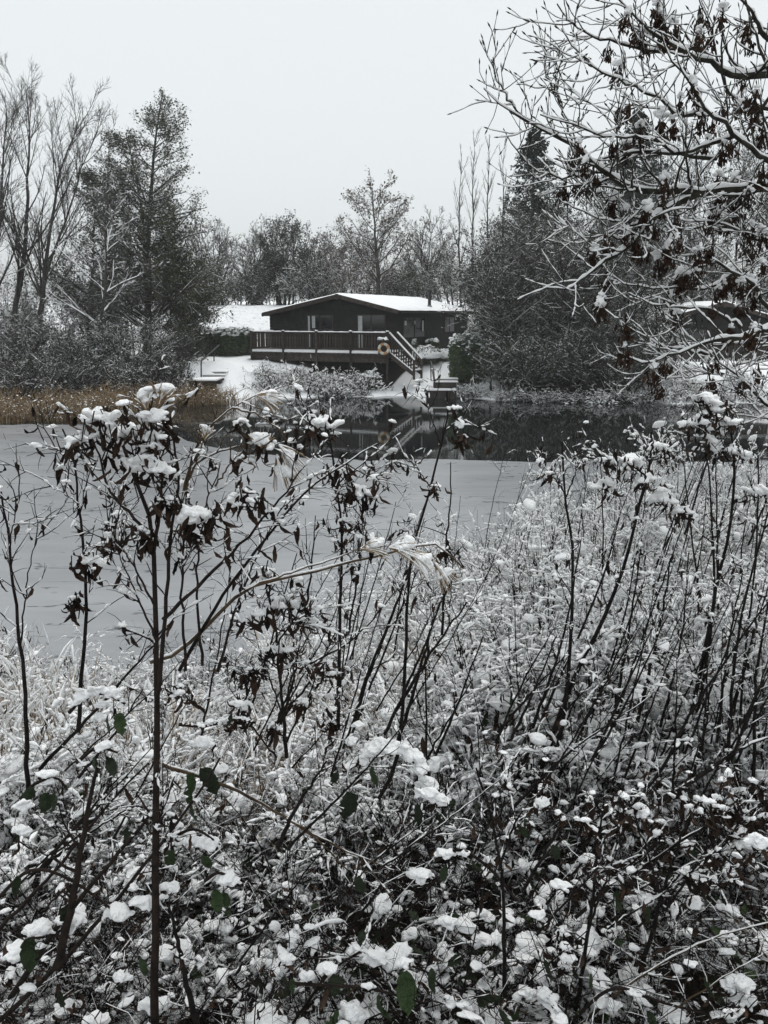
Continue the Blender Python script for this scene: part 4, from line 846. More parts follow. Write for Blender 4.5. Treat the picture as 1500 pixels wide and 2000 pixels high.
def clump_dark(seed, nst=16):
    "bare dark twiggy tangle with shreds of dead leaf, hardly any snow"
    rng = np.random.default_rng(seed); mb = MB(); n = 7; base = np.c_[rng.normal(0, .22, (nst, 2)), np.full(nst, -.03)]; e = base + np.c_[rng.normal(0, .42, (nst, 2)), rng.uniform(.35, 1.05, nst)]
    s = np.linspace(0, 1, n)[None, :, None]; Pt = base[:, None] * (1 - s) + e[:, None] * s + rng.normal(0, .05, (nst, 1, 3)) * np.sin(np.pi * s); Rt = np.outer(rng.uniform(.002, .0048, nst), np.linspace(1, .4, n))
    L1 = grow(rng, Pt, Rt, 8, (.15, 1), (30, 75), (.14, .32), 6, .0, .2, .6, .0015, .2); L2 = grow(rng, *L1, 5, (.15, 1), (30, 75), (.04, .13), 5, -.3, .28, .7, .0011, .2, True)
    mb.tubes(Pt, Rt, 5, 0); mb.tubes(*L1, 3, 0); mb.tubes(*L2, 3, 0); snow_on(mb, rng, Pt, Rt, .0018, 4, 1, .8, .5, cover=.5); snow_on(mb, rng, *L1, .0018, 4, 1, .35, .4, cover=.45)
    K = 150; p = along(rng, L2[0], K); leaves(mb, rng, p, hang(rng, K, .25), rng.uniform(.025, .08, K), DEAD, 2)
    kk = 26; p = along(rng, L1[0], kk); blobs(mb, rng, p + [0, 0, .006], rng.uniform(.008, .03, kk), 1, 2, .5, .5, .9)
    return mb.mesh('dead_twig_clump', CLM)
DK = [clump_dark(260 + i) for i in range(4)]
def clump_coarse(seed, nst=12):
    "thick bent stems heaped with lumps of snow"
    rng = np.random.default_rng(seed); mb = MB(); n = 7; base = np.c_[rng.normal(0, .2, (nst, 2)), np.full(nst, -.03)]; e = base + np.c_[rng.normal(0, .5, (nst, 2)), rng.uniform(.3, 1.0, nst)]
    s = np.linspace(0, 1, n)[None, :, None]; Pt = base[:, None] * (1 - s) + e[:, None] * s + rng.normal(0, .12, (nst, 1, 3)) * np.sin(np.pi * s); Rt = np.outer(rng.uniform(.010, .018, nst), np.linspace(1, .5, n))
    L1 = grow(rng, Pt, Rt, 5, (.15, 1), (30, 75), (.3, .6), 6, -.3, .2, .7, .009, .2); mb.tubes(Pt, Rt, 4, 0); mb.tubes(*L1, 3, 0); snow_on(mb, rng, Pt, Rt, .02, 5, 1, .8, .45, cover=.6); snow_on(mb, rng, *L1, .022, 5, 1, .7, .35, cover=.55)
    p = along(rng, L1[0], 30); blobs(mb, rng, p, rng.uniform(.03, .08, 30), 1, 1, .4, .5)
    K = 70; p = along(rng, L1[0], K, .05); leaves(mb, rng, p, hang(rng, K, .5), rng.uniform(.10, .2, K), DEAD, 2); K = 30; leaves(mb, rng, along(rng, L1[0], K, .05), hang(rng, K, .8), rng.uniform(.10, .18, K), DEAD, 4)
    return mb.mesh('coarse_clump', CLM)
CS = [clump_coarse(270 + i) for i in range(4)]
def place(parent, name, me, x, y, h, w, rng, tilt=.12):
    z = float(ground_z(x, y))
    mw = Matrix.Translation((x, y, z)) @ Matrix.Rotation(rng.uniform(0, 6.28), 4, 'Z') @ Matrix.Rotation(rng.normal(0, tilt), 4, 'X') @ Matrix.Diagonal((w, w, h, 1))
    return link(name, me, parent, mw)
def top_z(px, y, sil):
    py = np.interp(px, *zip(*sil)); return float(P(px, py, y)[2])
SIL = [(-100, 1180), (60, 1190), (160, 1165), (300, 1165), (450, 1150), (560, 1120), (700, 1085), (840, 1065), (920, 1030), (1000, 1020), (1080, 990), (1160, 965), (1240, 945), (1320, 930), (1370, 870), (1430, 800), (1500, 770), (1700, 740)]
rng = np.random.default_rng(300)
tw_root = empty('snowy_thicket', (0, 6, 0), 0, 'snow laden twigs and dead grass covering the near bank', 'thicket', None, 'stuff'); tw_root.matrix_world = Matrix.Identity(4)
for yv, step in ((8.6, .50), (8.0, .5), (7.4, .5), (6.8, .48), (6.2, .46), (5.6, .44), (5.0, .42), (4.5, .40), (4.0, .38), (3.6, .36), (3.2, .34)):
    half = 750 / F_PX * yv * 1.04 + .5
    for xv in np.arange(-half, half + .01, step):
        x = xv + rng.uniform(-.5, .5) * step; y = yv + rng.uniform(-.28, .28); px = 750 + x / y * F_PX
        if y > shore_near(x) - .05: continue
        z = float(ground_z(x, y)); hmax = top_z(px, y, SIL) - z + rng.normal(-.05, .07)
        right = smooth(np.array((px - 780) / 300)); lim = (.80 + .45 * right) if y < 5.5 else (.95 + 1.25 * right)
        h = max(.35, min(hmax, lim * rng.uniform(.8, 1.15)))
        u = rng.random(); h *= rng.uniform(.6, 1.18)
        if rng.random() < .07: continue
        if rng.random() < .16: place(tw_root, 'coarse_clump', CS[rng.integers(4)], x, y, min(h, 1.1) * rng.uniform(.6, 1), rng.uniform(.35, .6), rng, .2)
        if rng.random() < .30: place(tw_root, 'dead_twig_clump', DK[rng.integers(4)], x + rng.uniform(-.2, .2), y, h * rng.uniform(.8, 1.2), rng.uniform(.5, .8), rng, .2)
        if u < .42 + .25 * right: me, nm, hh = TW[rng.integers(4)], 'twig_clump', h
        elif u < .78 and px < 1250: me, nm, hh = GR[rng.integers(3)], 'grass_clump', h / .8
        elif u < .86: me, nm, hh = DK[rng.integers(4)], 'dead_twig_clump', h
        else: me, nm, hh = DD[rng.integers(3)], 'dead_leaf_clump', h
        if h > 1.25 and nm != 'dead_leaf_clump': me, nm, hh = TT[rng.integers(3)], 'twig_clump', h / 2
        if h > 1.25: place(tw_root, nm, me, x, y, max(hh, .7) if nm != 'twig_clump' else hh, rng.uniform(.7, 1.0), rng); continue
        place(tw_root, nm, me, x, y, hh, min(1.2, .62 + .38 * h) * rng.uniform(.85, 1.1), rng)
br_root = empty('bramble_patch', (0, 3, 0), 0, 'snow covered brambles with dark green leaves at the very front', 'brambles', None, 'stuff'); br_root.matrix_world = Matrix.Identity(4)
for yv, step in ((3.5, .42), (3.1, .36), (2.75, .33), (2.4, .30), (2.1, .27), (1.85, .24)):
    half = 750 / F_PX * yv * 1.1 + .35
    for xv in np.arange(-half, half + .01, step):
        x = xv + rng.uniform(-.5, .5) * step; y = yv + rng.uniform(-.15, .15); h = rng.uniform(.5, .95) * (1 if y > 2.3 else .8)
        u = rng.random()
        if u < .45: place(br_root, 'bramble_clump', BR[rng.integers(4)], x, y, h, rng.uniform(.6, .9), rng, .2)
        elif u < .55: place(br_root, 'dead_leaf_clump', DD[rng.integers(3)], x, y, h * .6, rng.uniform(.5, .7), rng, .2)
        if rng.random() < .6: place(br_root, 'dead_leaf_clump', DD[rng.integers(3)], x + rng.uniform(-.15, .15), y, h * rng.uniform(.4, .7), rng.uniform(.4, .6), rng, .25)
        if u > .05: place(br_root, 'dead_twig_clump', DK[rng.integers(4)], x + rng.uniform(-.1, .1), y, h * rng.uniform(.5, .95), rng.uniform(.6, .9), rng, .25)
# brushwood under the far deck and along the far shore
bk = empty('bank_brushwood', (0, 42, 0), 0, 'snowy bramble and twig tangle on the bank below the raised deck', 'brushwood', None, 'stuff'); bk.matrix_world = Matrix.Identity(4)
for k in range(70):
    px = rng.uniform(495, 728); y = rng.uniform(41.3, 43.6); x = float(P(px, 700, y)[0])
    place(bk, 'coarse_clump', CS[rng.integers(4)], x, y, rng.uniform(.5, 1.0), rng.uniform(.6, 1.0), rng, .3)
for k in range(110):
    px = rng.uniform(880, 1260) if k < 46 else rng.uniform(1260, 1520); y = float(shore_far(px / 40 - 18)) + rng.uniform(.1, .8); x = float(P(px, 700, y)[0]); y = float(shore_far(x)) + rng.uniform(.0, .7 if px < 1260 else 3.5)
    place(bk, 'coarse_clump', CS[rng.integers(4)], x, y, rng.uniform(.3, .6), rng.uniform(.5, .9), rng, .3)

# ------------------------------------------------------------------ foreground shrubs, stem by stem
DLEAF = []
for j, (V_, F_) in enumerate(DEAD):
    t_ = MB(); t_.raw(V_, F_); DLEAF.append(t_.mesh('dead_leaf', [M['dead_leaf']]))
GLEAF = []
for j, (V_, F_) in enumerate(GREEN):
    t_ = MB(); t_.raw(V_, F_); GLEAF.append(t_.mesh('bramble_leaf', [M['green_leaf']]))
def leaf_objs(root, rng, pos, dirs, sizes, meshes, name):
    Mx = frame(dirs, rng.normal(size=(len(pos), 3))); base = np.array(root.location)
    for p, m3, s in zip(pos, Mx, sizes):
        mw = Matrix.Identity(4)
        for i in range(3):
            for j in range(3): mw[i][j] = m3[i][j] * s
            mw[i][3] = p[i] - base[i]
        link(name, meshes[rng.integers(len(meshes))], root, mw)
def shrub(name, label, seed, stems, twigs=(7, 4), leafn=30, leaf_t=(.4, 1), lsize=(.028, .055), snow=.0022, mat_='bark', clumps=(), umbels=(), cat='shrub', tl=(.10, .22), trop=.25, topdown=None):
    """stems: (photo points, distance, base radius); clumps: (px, py, radius px, distance, drooping leaves)"""
    rng = np.random.default_rng(seed); p0 = P(*stems[0][0][0], stems[0][1]); root = empty(name, p0, 0, label, cat); off = -p0
    st = MB(); tw = MB(); sn = MB(); allt = []
    for pts, Yv, r0 in stems:
        q = np.array([P(a, b_, Yv + (i * .02)) for i, (a, b_) in enumerate(pts)]); q = resample(q, 18); q[1:-1] += rng.normal(0, .0016, (16, 3))
        R = np.linspace(r0, r0 * .35, 18); st.tubes(q + off, R, 7); snow_on(sn, rng, q + off, R, snow * .8, 5, 0, 1, .62)
        L1 = grow(rng, q[None], R[None], twigs[0], (.35, 1), (30, 65), tl, 6, trop, .14, .5, .0017, .3, True); L2 = grow(rng, *L1, twigs[1], (.3, 1), (30, 65), (.03, .08), 4, -.2, .18, .75, .0013, .2, True)
        tw.tubes(L1[0] + off, L1[1], 4); tw.tubes(L2[0] + off, L2[1], 3)
        snow_on(sn, rng, L1[0] + off, L1[1], snow * 1.1, 5, 0, .8, .4, .8, .5, 3); snow_on(sn, rng, L2[0] + off, L2[1], snow * .7, 4, 0, .5, .4, .8, .5, 2)
        allt += [L1[0]]; allt_last = L2[0]
        nn = max(1, leafn // len(stems)); pos = np.concatenate([along(rng, L1[0], nn - nn // 2), along(rng, L2[0], nn - nn // 4)]) if nn > 1 else along(rng, L1[0], 1)
        leaf_objs(root, rng, pos, hang(rng, len(pos), .28), rng.uniform(*lsize, len(pos)), DLEAF, 'dead_leaf')
        k = rng.choice(len(pos), len(pos) // 2); blobs(sn, rng, pos[k] + off + [0, 0, .003], rng.uniform(.004, .012, len(k)), 0, 2, .5, .5)
    for px, py, rp, Yv, nl in clumps:
        c = P(px, py, Yv); r = rp / ppm(Yv) * 1.0; K = 10
        K = 14; q_ = rng.normal(0, r * .5, (K, 3)) * [1.25, .8, .5]; q_[:, 2] -= np.abs(q_[:, 0]) * .35; heap('snow_heap', rng, c + off + q_ + [0, 0, r * .15], r * rng.uniform(.14, .5, K), max(.0022, r * .11), root, .5, .85)
        if nl:
            nl = int(nl * 1.7); pos = c + rng.normal(0, r * .8, (nl, 3)) * [1, .7, .6]; leaf_objs(root, rng, pos, hang(rng, nl, .35), rng.uniform(.035, .07, nl), DLEAF, 'dead_leaf')
            e = c + rng.normal(0, r * .5, (6, 3)); e2 = e + hang(rng, 6, .5) * r * 1.6; tw.tubes(np.stack([e, (e + e2) / 2 + rng.normal(0, .01, (6, 3)), e2], 1) + off, np.outer(np.ones(6), [.002, .0015, .001]), 4)
    for px, py, rp, Yv, ax, ay in umbels:
        c = P(px, py, Yv); r = rp / ppm(Yv); K = 22; d0 = norm(np.array([ax, .1, ay]))
        v = rng.normal(size=(K, 3)); v -= (v @ d0)[:, None] * d0; v = norm(v); sp = rng.uniform(.25, .75, K)[:, None]; d = norm(d0 + v * sp)
        s = np.linspace(0, 1, 5)[None, :, None]; R_ = c + d[:, None] * s * r * rng.uniform(.8, 1.15, (K, 1, 1)) + np.array([0, 0, -.25 * r]) * s * s
        um = MB(); um.tubes(R_ + off, np.outer(np.ones(K), np.linspace(.0016, .0009, 5)), 4); ub = um.build('umbel', M['straw'], root)
        su = MB(); snow_on(su, rng, R_ + off, np.full((K, 5), .0012), .0018, 4, 0, .7, .2); blobs(su, rng, np.array([c + d0 * r * .62, c + d0 * r * .35]) + off, [r * .34, r * .22], 0, 3, .6, .3, 1.0); su.build('snow', M['snow'], ub)
    st.build('stem', M[mat_], root); tw.build('twig', M[mat_], root)
    if sn.n: sn.build('snow', M['snow'], root)
    return root
YA = 1.75
shrub('leggy_shrub', 'tallest dark stem shrub front left with snow clumps and hanging dead leaves', 401,
      [([(302, 2010), (303, 1800), (304, 1560), (306, 1330), (302, 1090), (293, 1013), (280, 970), (260, 925), (240, 870)], YA, .0115),
       ([(305, 1400), (323, 1187), (330, 1063), (350, 943), (338, 850), (333, 815)], YA, .006),
       ([(318, 1210), (400, 1130), (477, 1057), (560, 957), (586, 920)], YA, .005),
       ([(302, 1090), (262, 1010), (215, 960), (190, 880), (170, 830)], YA, .0045),
       ([(300, 1080), (318, 940), (300, 850), (290, 780)], YA, .0045),
       ([(395, 1300), (385, 1150), (398, 1010), (430, 905)], YA + .15, .004), ([(425, 1310), (470, 1160), (520, 1050), (545, 1000)], YA + .2, .004), ([(362, 1310), (356, 1120), (366, 960), (375, 900)], YA + .1, .004), ([(300, 1180), (250, 1090), (205, 1040)], YA, .003), ([(305, 1250), (270, 1170), (235, 1090), (225, 1060)], YA + .05, .003)],
      (9, 4), 150, snow=0.0024, mat_='bark_red',
      clumps=[(195, 815, 30, YA, 8), (160, 855, 24, YA, 4), (245, 850, 34, YA, 7), (280, 905, 38, YA, 14), (315, 855, 30, YA, 9), (300, 815, 28, YA, 6), (285, 775, 20, YA, 0), (390, 1010, 36, YA, 18), (320, 975, 18, YA, 8), (480, 970, 26, YA, 8), (275, 1040, 16, YA, 10), (350, 1350, 18, YA, 6)],
      umbels=[(285, 800, 48, YA, -.1, 1), (312, 790, 52, YA, .35, 1)])
shrub('forked_stalk', 'pair of long slanting stalks with snow filled seed heads across the middle', 402,
      [([(293, 1293), (350, 1270), (410, 1217), (477, 1153), (560, 1130), (640, 1110), (713, 1090), (790, 1073), (850, 1065), (905, 1110)], 1.9, .0055),
       ([(480, 1153), (560, 1122), (640, 1095), (700, 1072), (730, 1060)], 1.88, .003)],
      (3, 2), 6, snow=0.0016, mat_='stalk', umbels=[(705, 1072, 55, 1.9, 1, .35), (760, 1070, 60, 1.9, 1, .1), (800, 1078, 58, 1.95, 1, -.7), (850, 1100, 52, 1.95, .7, -1)], tl=(.06, .14))
shrub('seed_stalk', 'arching pale stalks with snowy seed heads above the tallest shrub', 403,
      [([(352, 1040), (362, 943), (393, 897), (437, 880), (480, 872), (520, 900)], 1.85, .0035),
       ([(350, 1000), (378, 890), (413, 833), (453, 797), (503, 770), (530, 766)], 1.85, .0035),
       ([(360, 960), (385, 900), (400, 850)], 1.85, .003), ([(453, 797), (505, 812), (545, 840), (570, 880)], 1.86, .0025), ([(420, 950), (455, 900), (500, 860)], 1.85, .0025)],
      (4, 2), 8, snow=0.0016, mat_='stalk', clumps=[(512, 860, 22, 1.85, 4), (480, 895, 16, 1.85, 3), (470, 825, 14, 1.85, 2)],
      umbels=[(400, 858, 34, 1.85, .1, 1), (500, 772, 48, 1.85, 1, -.05), (508, 880, 44, 1.85, .1, 1), (545, 870, 55, 1.86, .7, -.7), (540, 890, 60, 1.86, .5, -1)], tl=(.05, .12))
shrub('slanting_stem', 'long bare dark stem slanting up to the right over the ice', 404, [([(350, 1310), (420, 1185), (500, 1075), (560, 1000), (613, 947), (680, 900), (737, 867)], 1.9, .005)], (4, 2), 4, snow=0.0012)
shrub('upright_twig', 'thin upright twig left of the tallest shrub against the ice', 405, [([(152, 1430), (160, 1313), (167, 1147), (155, 980), (143, 890), (122, 838)], 2.0, .006), ([(165, 1120), (190, 1075), (215, 1030)], 2.0, .002), ([(155, 985), (120, 960), (98, 950)], 2.0, .002), ([(146, 905), (115, 880), (82, 866)], 2.0, .0025)], (5, 3), 14, snow=0.0020, clumps=[(168, 1095, 26, 2.0, 12), (145, 1170, 14, 2.0, 8), (150, 860, 12, 2.0, 3)])
shrub('edge_stem', 'dark stem with few twigs at the left edge', 406, [([(55, 1560), (47, 1333), (33, 1200), (20, 1080), (2, 960)], 2.0, .007), ([(40, 1260), (60, 1100), (85, 1020)], 2.0, .0025), ([(18, 1080), (30, 1000), (42, 960)], 2.0, .0022)], (6, 3), 12, snow=0.0016)
shrub('leafy_stem', 'dark stem with snow cap and withered leaf bunch in front of the chalet reflection', 407,
      [([(660, 1420), (663, 1233), (667, 1040), (657, 957), (647, 873), (632, 815)], 2.3, .0065), ([(680, 1240), (703, 1090), (708, 973)], 2.3, .004), ([(655, 950), (690, 920), (735, 930)], 2.3, .0025), ([(650, 880), (610, 830), (580, 812)], 2.3, .0022)],
      (9, 4), 60, snow=0.0024, clumps=[(625, 825, 24, 2.3, 8), (655, 920, 18, 2.3, 12), (700, 960, 24, 2.3, 16), (672, 1015, 14, 2.3, 4), (605, 840, 14, 2.3, 3)])
shrub('leafy_stem', 'tall twisted dark stem with dangling seed threads right of the chalet reflection', 408,
      [([(740, 1560), (780, 1453), (800, 1107), (823, 1023), (847, 927), (863, 867), (873, 817), (873, 763)], 2.4, .007), ([(863, 1240), (873, 1057), (880, 973), (880, 903)], 2.4, .0045), ([(860, 870), (840, 810), (826, 776)], 2.4, .0025), ([(868, 845), (895, 820), (912, 822)], 2.4, .0025), ([(840, 950), (815, 915), (803, 900)], 2.4, .002)],
      (5, 3), 26, snow=0.0022, clumps=[(888, 797, 10, 2.4, 1), (905, 850, 6, 2.4, 6), (850, 950, 10, 2.4, 5), (795, 1050, 14, 2.4, 6), (868, 1075, 10, 2.4, 6)])
shrub('bare_stick', 'short bare stick standing up from the thicket over the ice', 409, [([(598, 1190), (608, 1110), (616, 1007)], 2.4, .004), ([(607, 1100), (595, 1060)], 2.4, .002)], (2, 1), 2, snow=0.0008)
shrub('snow_topped_stem', 'bent dead plant top heaped with snow in the middle of the bank', 410, [([(560, 1480), (545, 1300), (530, 1180), (520, 1130)], 2.1, .006), ([(540, 1260), (580, 1200), (600, 1150)], 2.1, .003), ([(555, 1400), (510, 1280), (490, 1200)], 2.15, .003), ([(560, 1450), (610, 1340), (640, 1260)], 2.2, .0035), ([(540, 1480), (480, 1400), (455, 1330)], 2.1, .003), ([(570, 1500), (640, 1420), (670, 1350)], 2.25, .003)], (9, 4), 90, snow=0.0028, clumps=[(530, 1125, 30, 2.1, 6), (560, 1175, 30, 2.15, 8), (505, 1195, 24, 2.1, 7), (600, 1215, 24, 2.2, 8), (545, 1270, 18, 2.1, 9), (640, 1300, 14, 2.3, 9), (490, 1310, 14, 2.15, 9), (590, 1370, 14, 2.2, 9), (530, 1420, 14, 2.1, 9), (650, 1410, 12, 2.3, 8), (470, 1400, 12, 2.1, 8)])
# the dark rods of the middle and right
def rods(name, label, seed, L, **k): return shrub(name, label, seed, L, **{**dict(twigs=(5, 3), leafn=10, snow=0.0018), **k})
rods('dark_rod_shrub', 'leaning group of dark rods in the centre of the bank', 420, [([(690, 1420), (715, 1330), (760, 1217), (800, 1110)], 2.6, .009), ([(770, 1470), (800, 1380), (847, 1213), (890, 1120)], 2.7, .008), ([(840, 1500), (900, 1360), (943, 1243)], 2.7, .006), ([(833, 1480), (833, 1297), (850, 1180)], 2.8, .005), ([(600, 1300), (700, 1240), (800, 1120)], 2.5, .004)], leafn=16)
rods('dark_rod_shrub', 'straight dark rod with a tufted top left of the snowy shrub mound', 421, [([(1070, 1540), (1103, 1387), (1117, 1200), (1119, 1076), (1104, 964), (1098, 863)], 3.0, .010), ([(1102, 960), (1075, 925), (1062, 912)], 3.0, .003), ([(1105, 970), (1125, 920), (1120, 880)], 3.0, .003)], leafn=26, twigs=(8, 4), clumps=[(1055, 900, 9, 3.0, 0), (1072, 925, 12, 3.0, 5)])
rods('dark_rod_shrub', 'tall leaning dark rods with a snow capped leafy top right of centre', 422, [([(1040, 1560), (1110, 1350), (1180, 1207), (1216, 1113), (1246, 1001), (1268, 919), (1272, 844)], 3.1, .012), ([(1010, 1520), (1090, 1330), (1170, 1150), (1210, 1010)], 3.1, .008), ([(1120, 1500), (1180, 1330), (1225, 1180), (1240, 1090)], 3.2, .007), ([(1262, 930), (1225, 905), (1180, 890)], 3.1, .004), ([(1266, 900), (1300, 880), (1312, 876)], 3.1, .003)], leafn=80, twigs=(9, 4), snow=0.0032, clumps=[(1285, 872, 18, 3.1, 6), (1230, 900, 24, 3.1, 9), (1185, 945, 22, 3.1, 8), (1250, 935, 22, 3.1, 10), (1190, 895, 14, 3.1, 7), (1300, 970, 26, 3.1, 8), (1330, 1000, 22, 3.1, 8)])
rods('dark_rod_shrub', 'bundle of upright dark rods with the highest snow heap near the right edge', 423, [([(1300, 1500), (1350, 1390), (1399, 1150), (1429, 1001), (1433, 889), (1417, 796)], 3.2, .011), ([(1360, 1400), (1393, 1200), (1388, 971), (1375, 880)], 3.2, .008), ([(1440, 1560), (1450, 1330), (1477, 1076), (1481, 889)], 3.2, .007), ([(1425, 900), (1385, 850), (1350, 830)], 3.2, .004)], leafn=90, twigs=(9, 4), snow=0.0032, clumps=[(1375, 778, 20, 3.2, 5), (1360, 820, 26, 3.2, 10), (1400, 800, 20, 3.2, 8), (1425, 830, 26, 3.2, 10), (1390, 870, 24, 3.2, 12), (1440, 880, 22, 3.2, 8), (1480, 960, 24, 3.2, 6)])
rods('dark_rod_shrub', 'slanting dark rods crossing low over the thicket on the right', 424, [([(1240, 1570), (1300, 1490), (1350, 1390), (1467, 1220), (1520, 1150)], 2.7, .007), ([(1285, 1566), (1367, 1517), (1430, 1470), (1510, 1438)], 2.6, .011), ([(1330, 1640), (1390, 1520), (1460, 1420), (1510, 1390)], 2.7, .006), ([(1000, 1580), (1110, 1470), (1213, 1400), (1270, 1360)], 2.6, .006), ([(1200, 1403), (1233, 1200), (1250, 1080)], 3.0, .007), ([(1245, 1410), (1293, 1200), (1310, 1090)], 3.0, .008), ([(1290, 1420), (1330, 1250), (1345, 1080)], 3.1, .006)], leafn=20)
rods('dark_rod_shrub', 'crowd of dark rods against the right edge', 425, [([(1420, 1500), (1440, 1250), (1500, 1000)], 2.9, .008), ([(1470, 1560), (1480, 1300), (1520, 1100)], 2.8, .008), ([(1400, 1450), (1420, 1280), (1450, 1120)], 3.0, .007), ([(1430, 1480), (1490, 1330), (1540, 1230)], 2.7, .006)], leafn=24)
def sheaf(label, seed, x0, x1, y0, y1, lean, nr, Yr):
    r = np.random.default_rng(seed); L = []
    for i in range(nr):
        bx = r.uniform(x0, x1); by = r.uniform(y0, y1); ln_ = r.uniform(170, 420); a = math.radians(lean + r.normal(0, 9)); ex2, ey2 = bx + math.sin(a) * ln_, by - math.cos(a) * ln_
        L.append(([(bx, by), ((bx + ex2) / 2 + r.normal(0, 5), (by + ey2) / 2), (ex2, ey2)], r.uniform(*Yr), r.uniform(.003, .0065)))
    rods('dark_rod_shrub', label, seed, L, twigs=(4, 3), leafn=nr)
sheaf('sheaf of thin straight rods leaning right below the tufted dark rod', 440, 960, 1130, 1420, 1600, 26, 11, (2.5, 3.1))
sheaf('sheaf of thin straight rods in the middle of the right thicket', 441, 1130, 1290, 1380, 1560, 22, 11, (2.6, 3.2))
sheaf('sheaf of thin straight rods near the right edge of the thicket', 442, 1290, 1440, 1360, 1560, 18, 11, (2.6, 3.3))
sheaf('few thin dark rods leaning right behind the snow heaped dead plant', 443, 380, 560, 1380, 1520, 24, 8, (2.2, 2.8))
sheaf('cluster of thin dark rods right of the snow heaped dead plant', 444, 600, 830, 1380, 1540, 22, 9, (2.3, 3.0))
sheaf('far rods standing in the thicket under the tufted dark rod', 448, 930, 1120, 1130, 1300, 14, 12, (4.2, 5.6))
sheaf('far rods standing in the thicket under the snow capped leafy top', 449, 1120, 1300, 1080, 1280, 12, 13, (4.2, 5.8))
sheaf('far rods standing in the thicket below the highest snow heap', 438, 1300, 1490, 1040, 1260, 10, 14, (4.0, 5.8))
sheaf('far thin rods standing in the grass below the chalet reflection', 439, 560, 900, 1200, 1340, 10, 9, (3.6, 4.8))
sheaf('thin slanting canes between the left edge and the tallest shrub', 445, 0, 240, 1500, 1760, 34, 8, (1.9, 2.3))
sheaf('low slanting canes in the bottom middle', 446, 440, 760, 1650, 1900, 48, 8, (1.8, 2.2))
sheaf('low slanting canes in the lower right', 447, 900, 1250, 1650, 1860, 44, 9, (1.9, 2.3))
# front-left diagonal canes
rods('bramble_cane', 'thick dark canes crossing diagonally in the bottom left corner', 430, [([(-20, 2010), (100, 1900), (200, 1790), (293, 1677), (380, 1560), (430, 1480)], 1.8, .0075), ([(20, 1950), (120, 1800), (247, 1650), (330, 1540)], 1.85, .009), ([(-20, 1835), (127, 1677), (220, 1560), (290, 1490)], 1.9, .006), ([(110, 1890), (140, 1760), (167, 1600), (190, 1500)], 1.75, .012)], leafn=14, mat_='bark_red')
rods('bramble_cane', 'short dark cane leaning at the bottom beside the tallest shrub', 431, [([(385, 2005), (360, 1900), (337, 1797), (330, 1760)], 1.72, .009)], leafn=3, twigs=(3, 2))
rods('bramble_cane', 'pale broken cane slanting down across the lower middle', 432, [([(310, 1490), (430, 1530), (530, 1580), (620, 1640), (680, 1700)], 1.95, .006), ([(560, 1600), (650, 1650), (770, 1700)], 1.95, .004)], leafn=2, twigs=(2, 1), mat_='stalk')
rods('bramble_cane', 'thin green brown cane curving up across the bottom right', 433, [([(1120, 2010), (1220, 1930), (1330, 1860), (1430, 1820), (1510, 1800)], 1.85, .005), ([(1260, 2010), (1380, 1930), (1480, 1870), (1520, 1850)], 1.8, .003)], leafn=3, twigs=(2, 1), mat_='stalk')
rods('dark_rod_shrub', 'dark upright stem low in the bottom right with brown leaves', 434, [([(1120, 2010), (1140, 1880), (1160, 1740), (1170, 1620), (1180, 1560)], 1.9, .007), ([(1145, 1830), (1190, 1700), (1220, 1640)], 1.9, .004)], leafn=40, twigs=(8, 4), lsize=(.035, .065))
rods('dark_rod_shrub', 'shrub hung with rust brown leaves in the lower right', 435, [([(1250, 1900), (1290, 1760), (1330, 1640), (1360, 1580)], 2.0, .007), ([(1300, 1780), (1380, 1660), (1430, 1590)], 2.0, .004), ([(1290, 1750), (1260, 1650), (1230, 1580)], 2.0, .004), ([(1380, 1700), (1450, 1600), (1500, 1560)], 2.0, .004)], leafn=170, twigs=(10, 4), lsize=(.035, .07), clumps=[(1250, 1580, 26, 2.0, 6), (1380, 1575, 26, 2.0, 8), (1470, 1640, 30, 2.0, 6)])
rods('dark_rod_shrub', 'dark upright stem low in the bottom middle with hanging leaves', 436, [([(985, 2010), (985, 1850), (980, 1700), (960, 1600), (930, 1500)], 1.9, .007), ([(975, 1700), (1010, 1600), (1060, 1540)], 1.9, .004)], leafn=60, twigs=(8, 4))

# snow-laden bramble sprays at the very front: leaves and snow pads each placed
def pad_spray(label, seed, arch, Yv, leaves_, pads, rpx=0):
    rng = np.random.default_rng(seed); p0 = P(*arch[0], Yv); root = empty('bramble_spray', p0, 0, label, 'bramble'); off = -p0
    q = resample(np.array([P(a, b_, Yv) for a, b_ in arch]), 20); cm = MB(); cm.tubes(q + off, np.linspace(.005, .003, 20), 6); cm.build('cane', M['bark_red'], root)
    sn = MB()
    if rpx:
        r = rpx / ppm(Yv); qq = np.repeat(q[1:-1], 3, 0); R = r * np.repeat(np.sin(np.linspace(.25, np.pi - .2, 18)) ** .5, 3) * rng.uniform(.35, .85, 54)
        heap('snow_roll', rng, qq + off + [0, 0, r * .45] + rng.normal(0, r * .22, qq.shape), R, r * .10, root, .4, .8, .5)
    for a, b_, rp in pads:
        c = P(a, b_, Yv); r = rp * rng.uniform(.55, .9) / ppm(Yv); heap('snow_pad', rng, c + off + np.array([[0, 0, 0], [r * .5, 0, -.1 * r], [-r * .5, .1 * r, -.15 * r], [r * .2, -.3 * r, -.3 * r], [-r * .9, .1 * r, -.3 * r], [r * .95, .1 * r, -.3 * r]]), r * np.array([.75, .55, .6, .45, .35, .3]), max(.003, r * .10), root, .4, .75)
    if sn.n: sn.build('snow', M['snow'], root)
    for a, b_, sp, dx, dz in leaves_:
        c = P(a, b_, Yv)[None] + [0, -.02, 0]; leaf_objs(root, rng, c, norm(np.array([[dx, -.25, dz]])), [sp * .8 / ppm(Yv)], GLEAF, 'bramble_leaf')
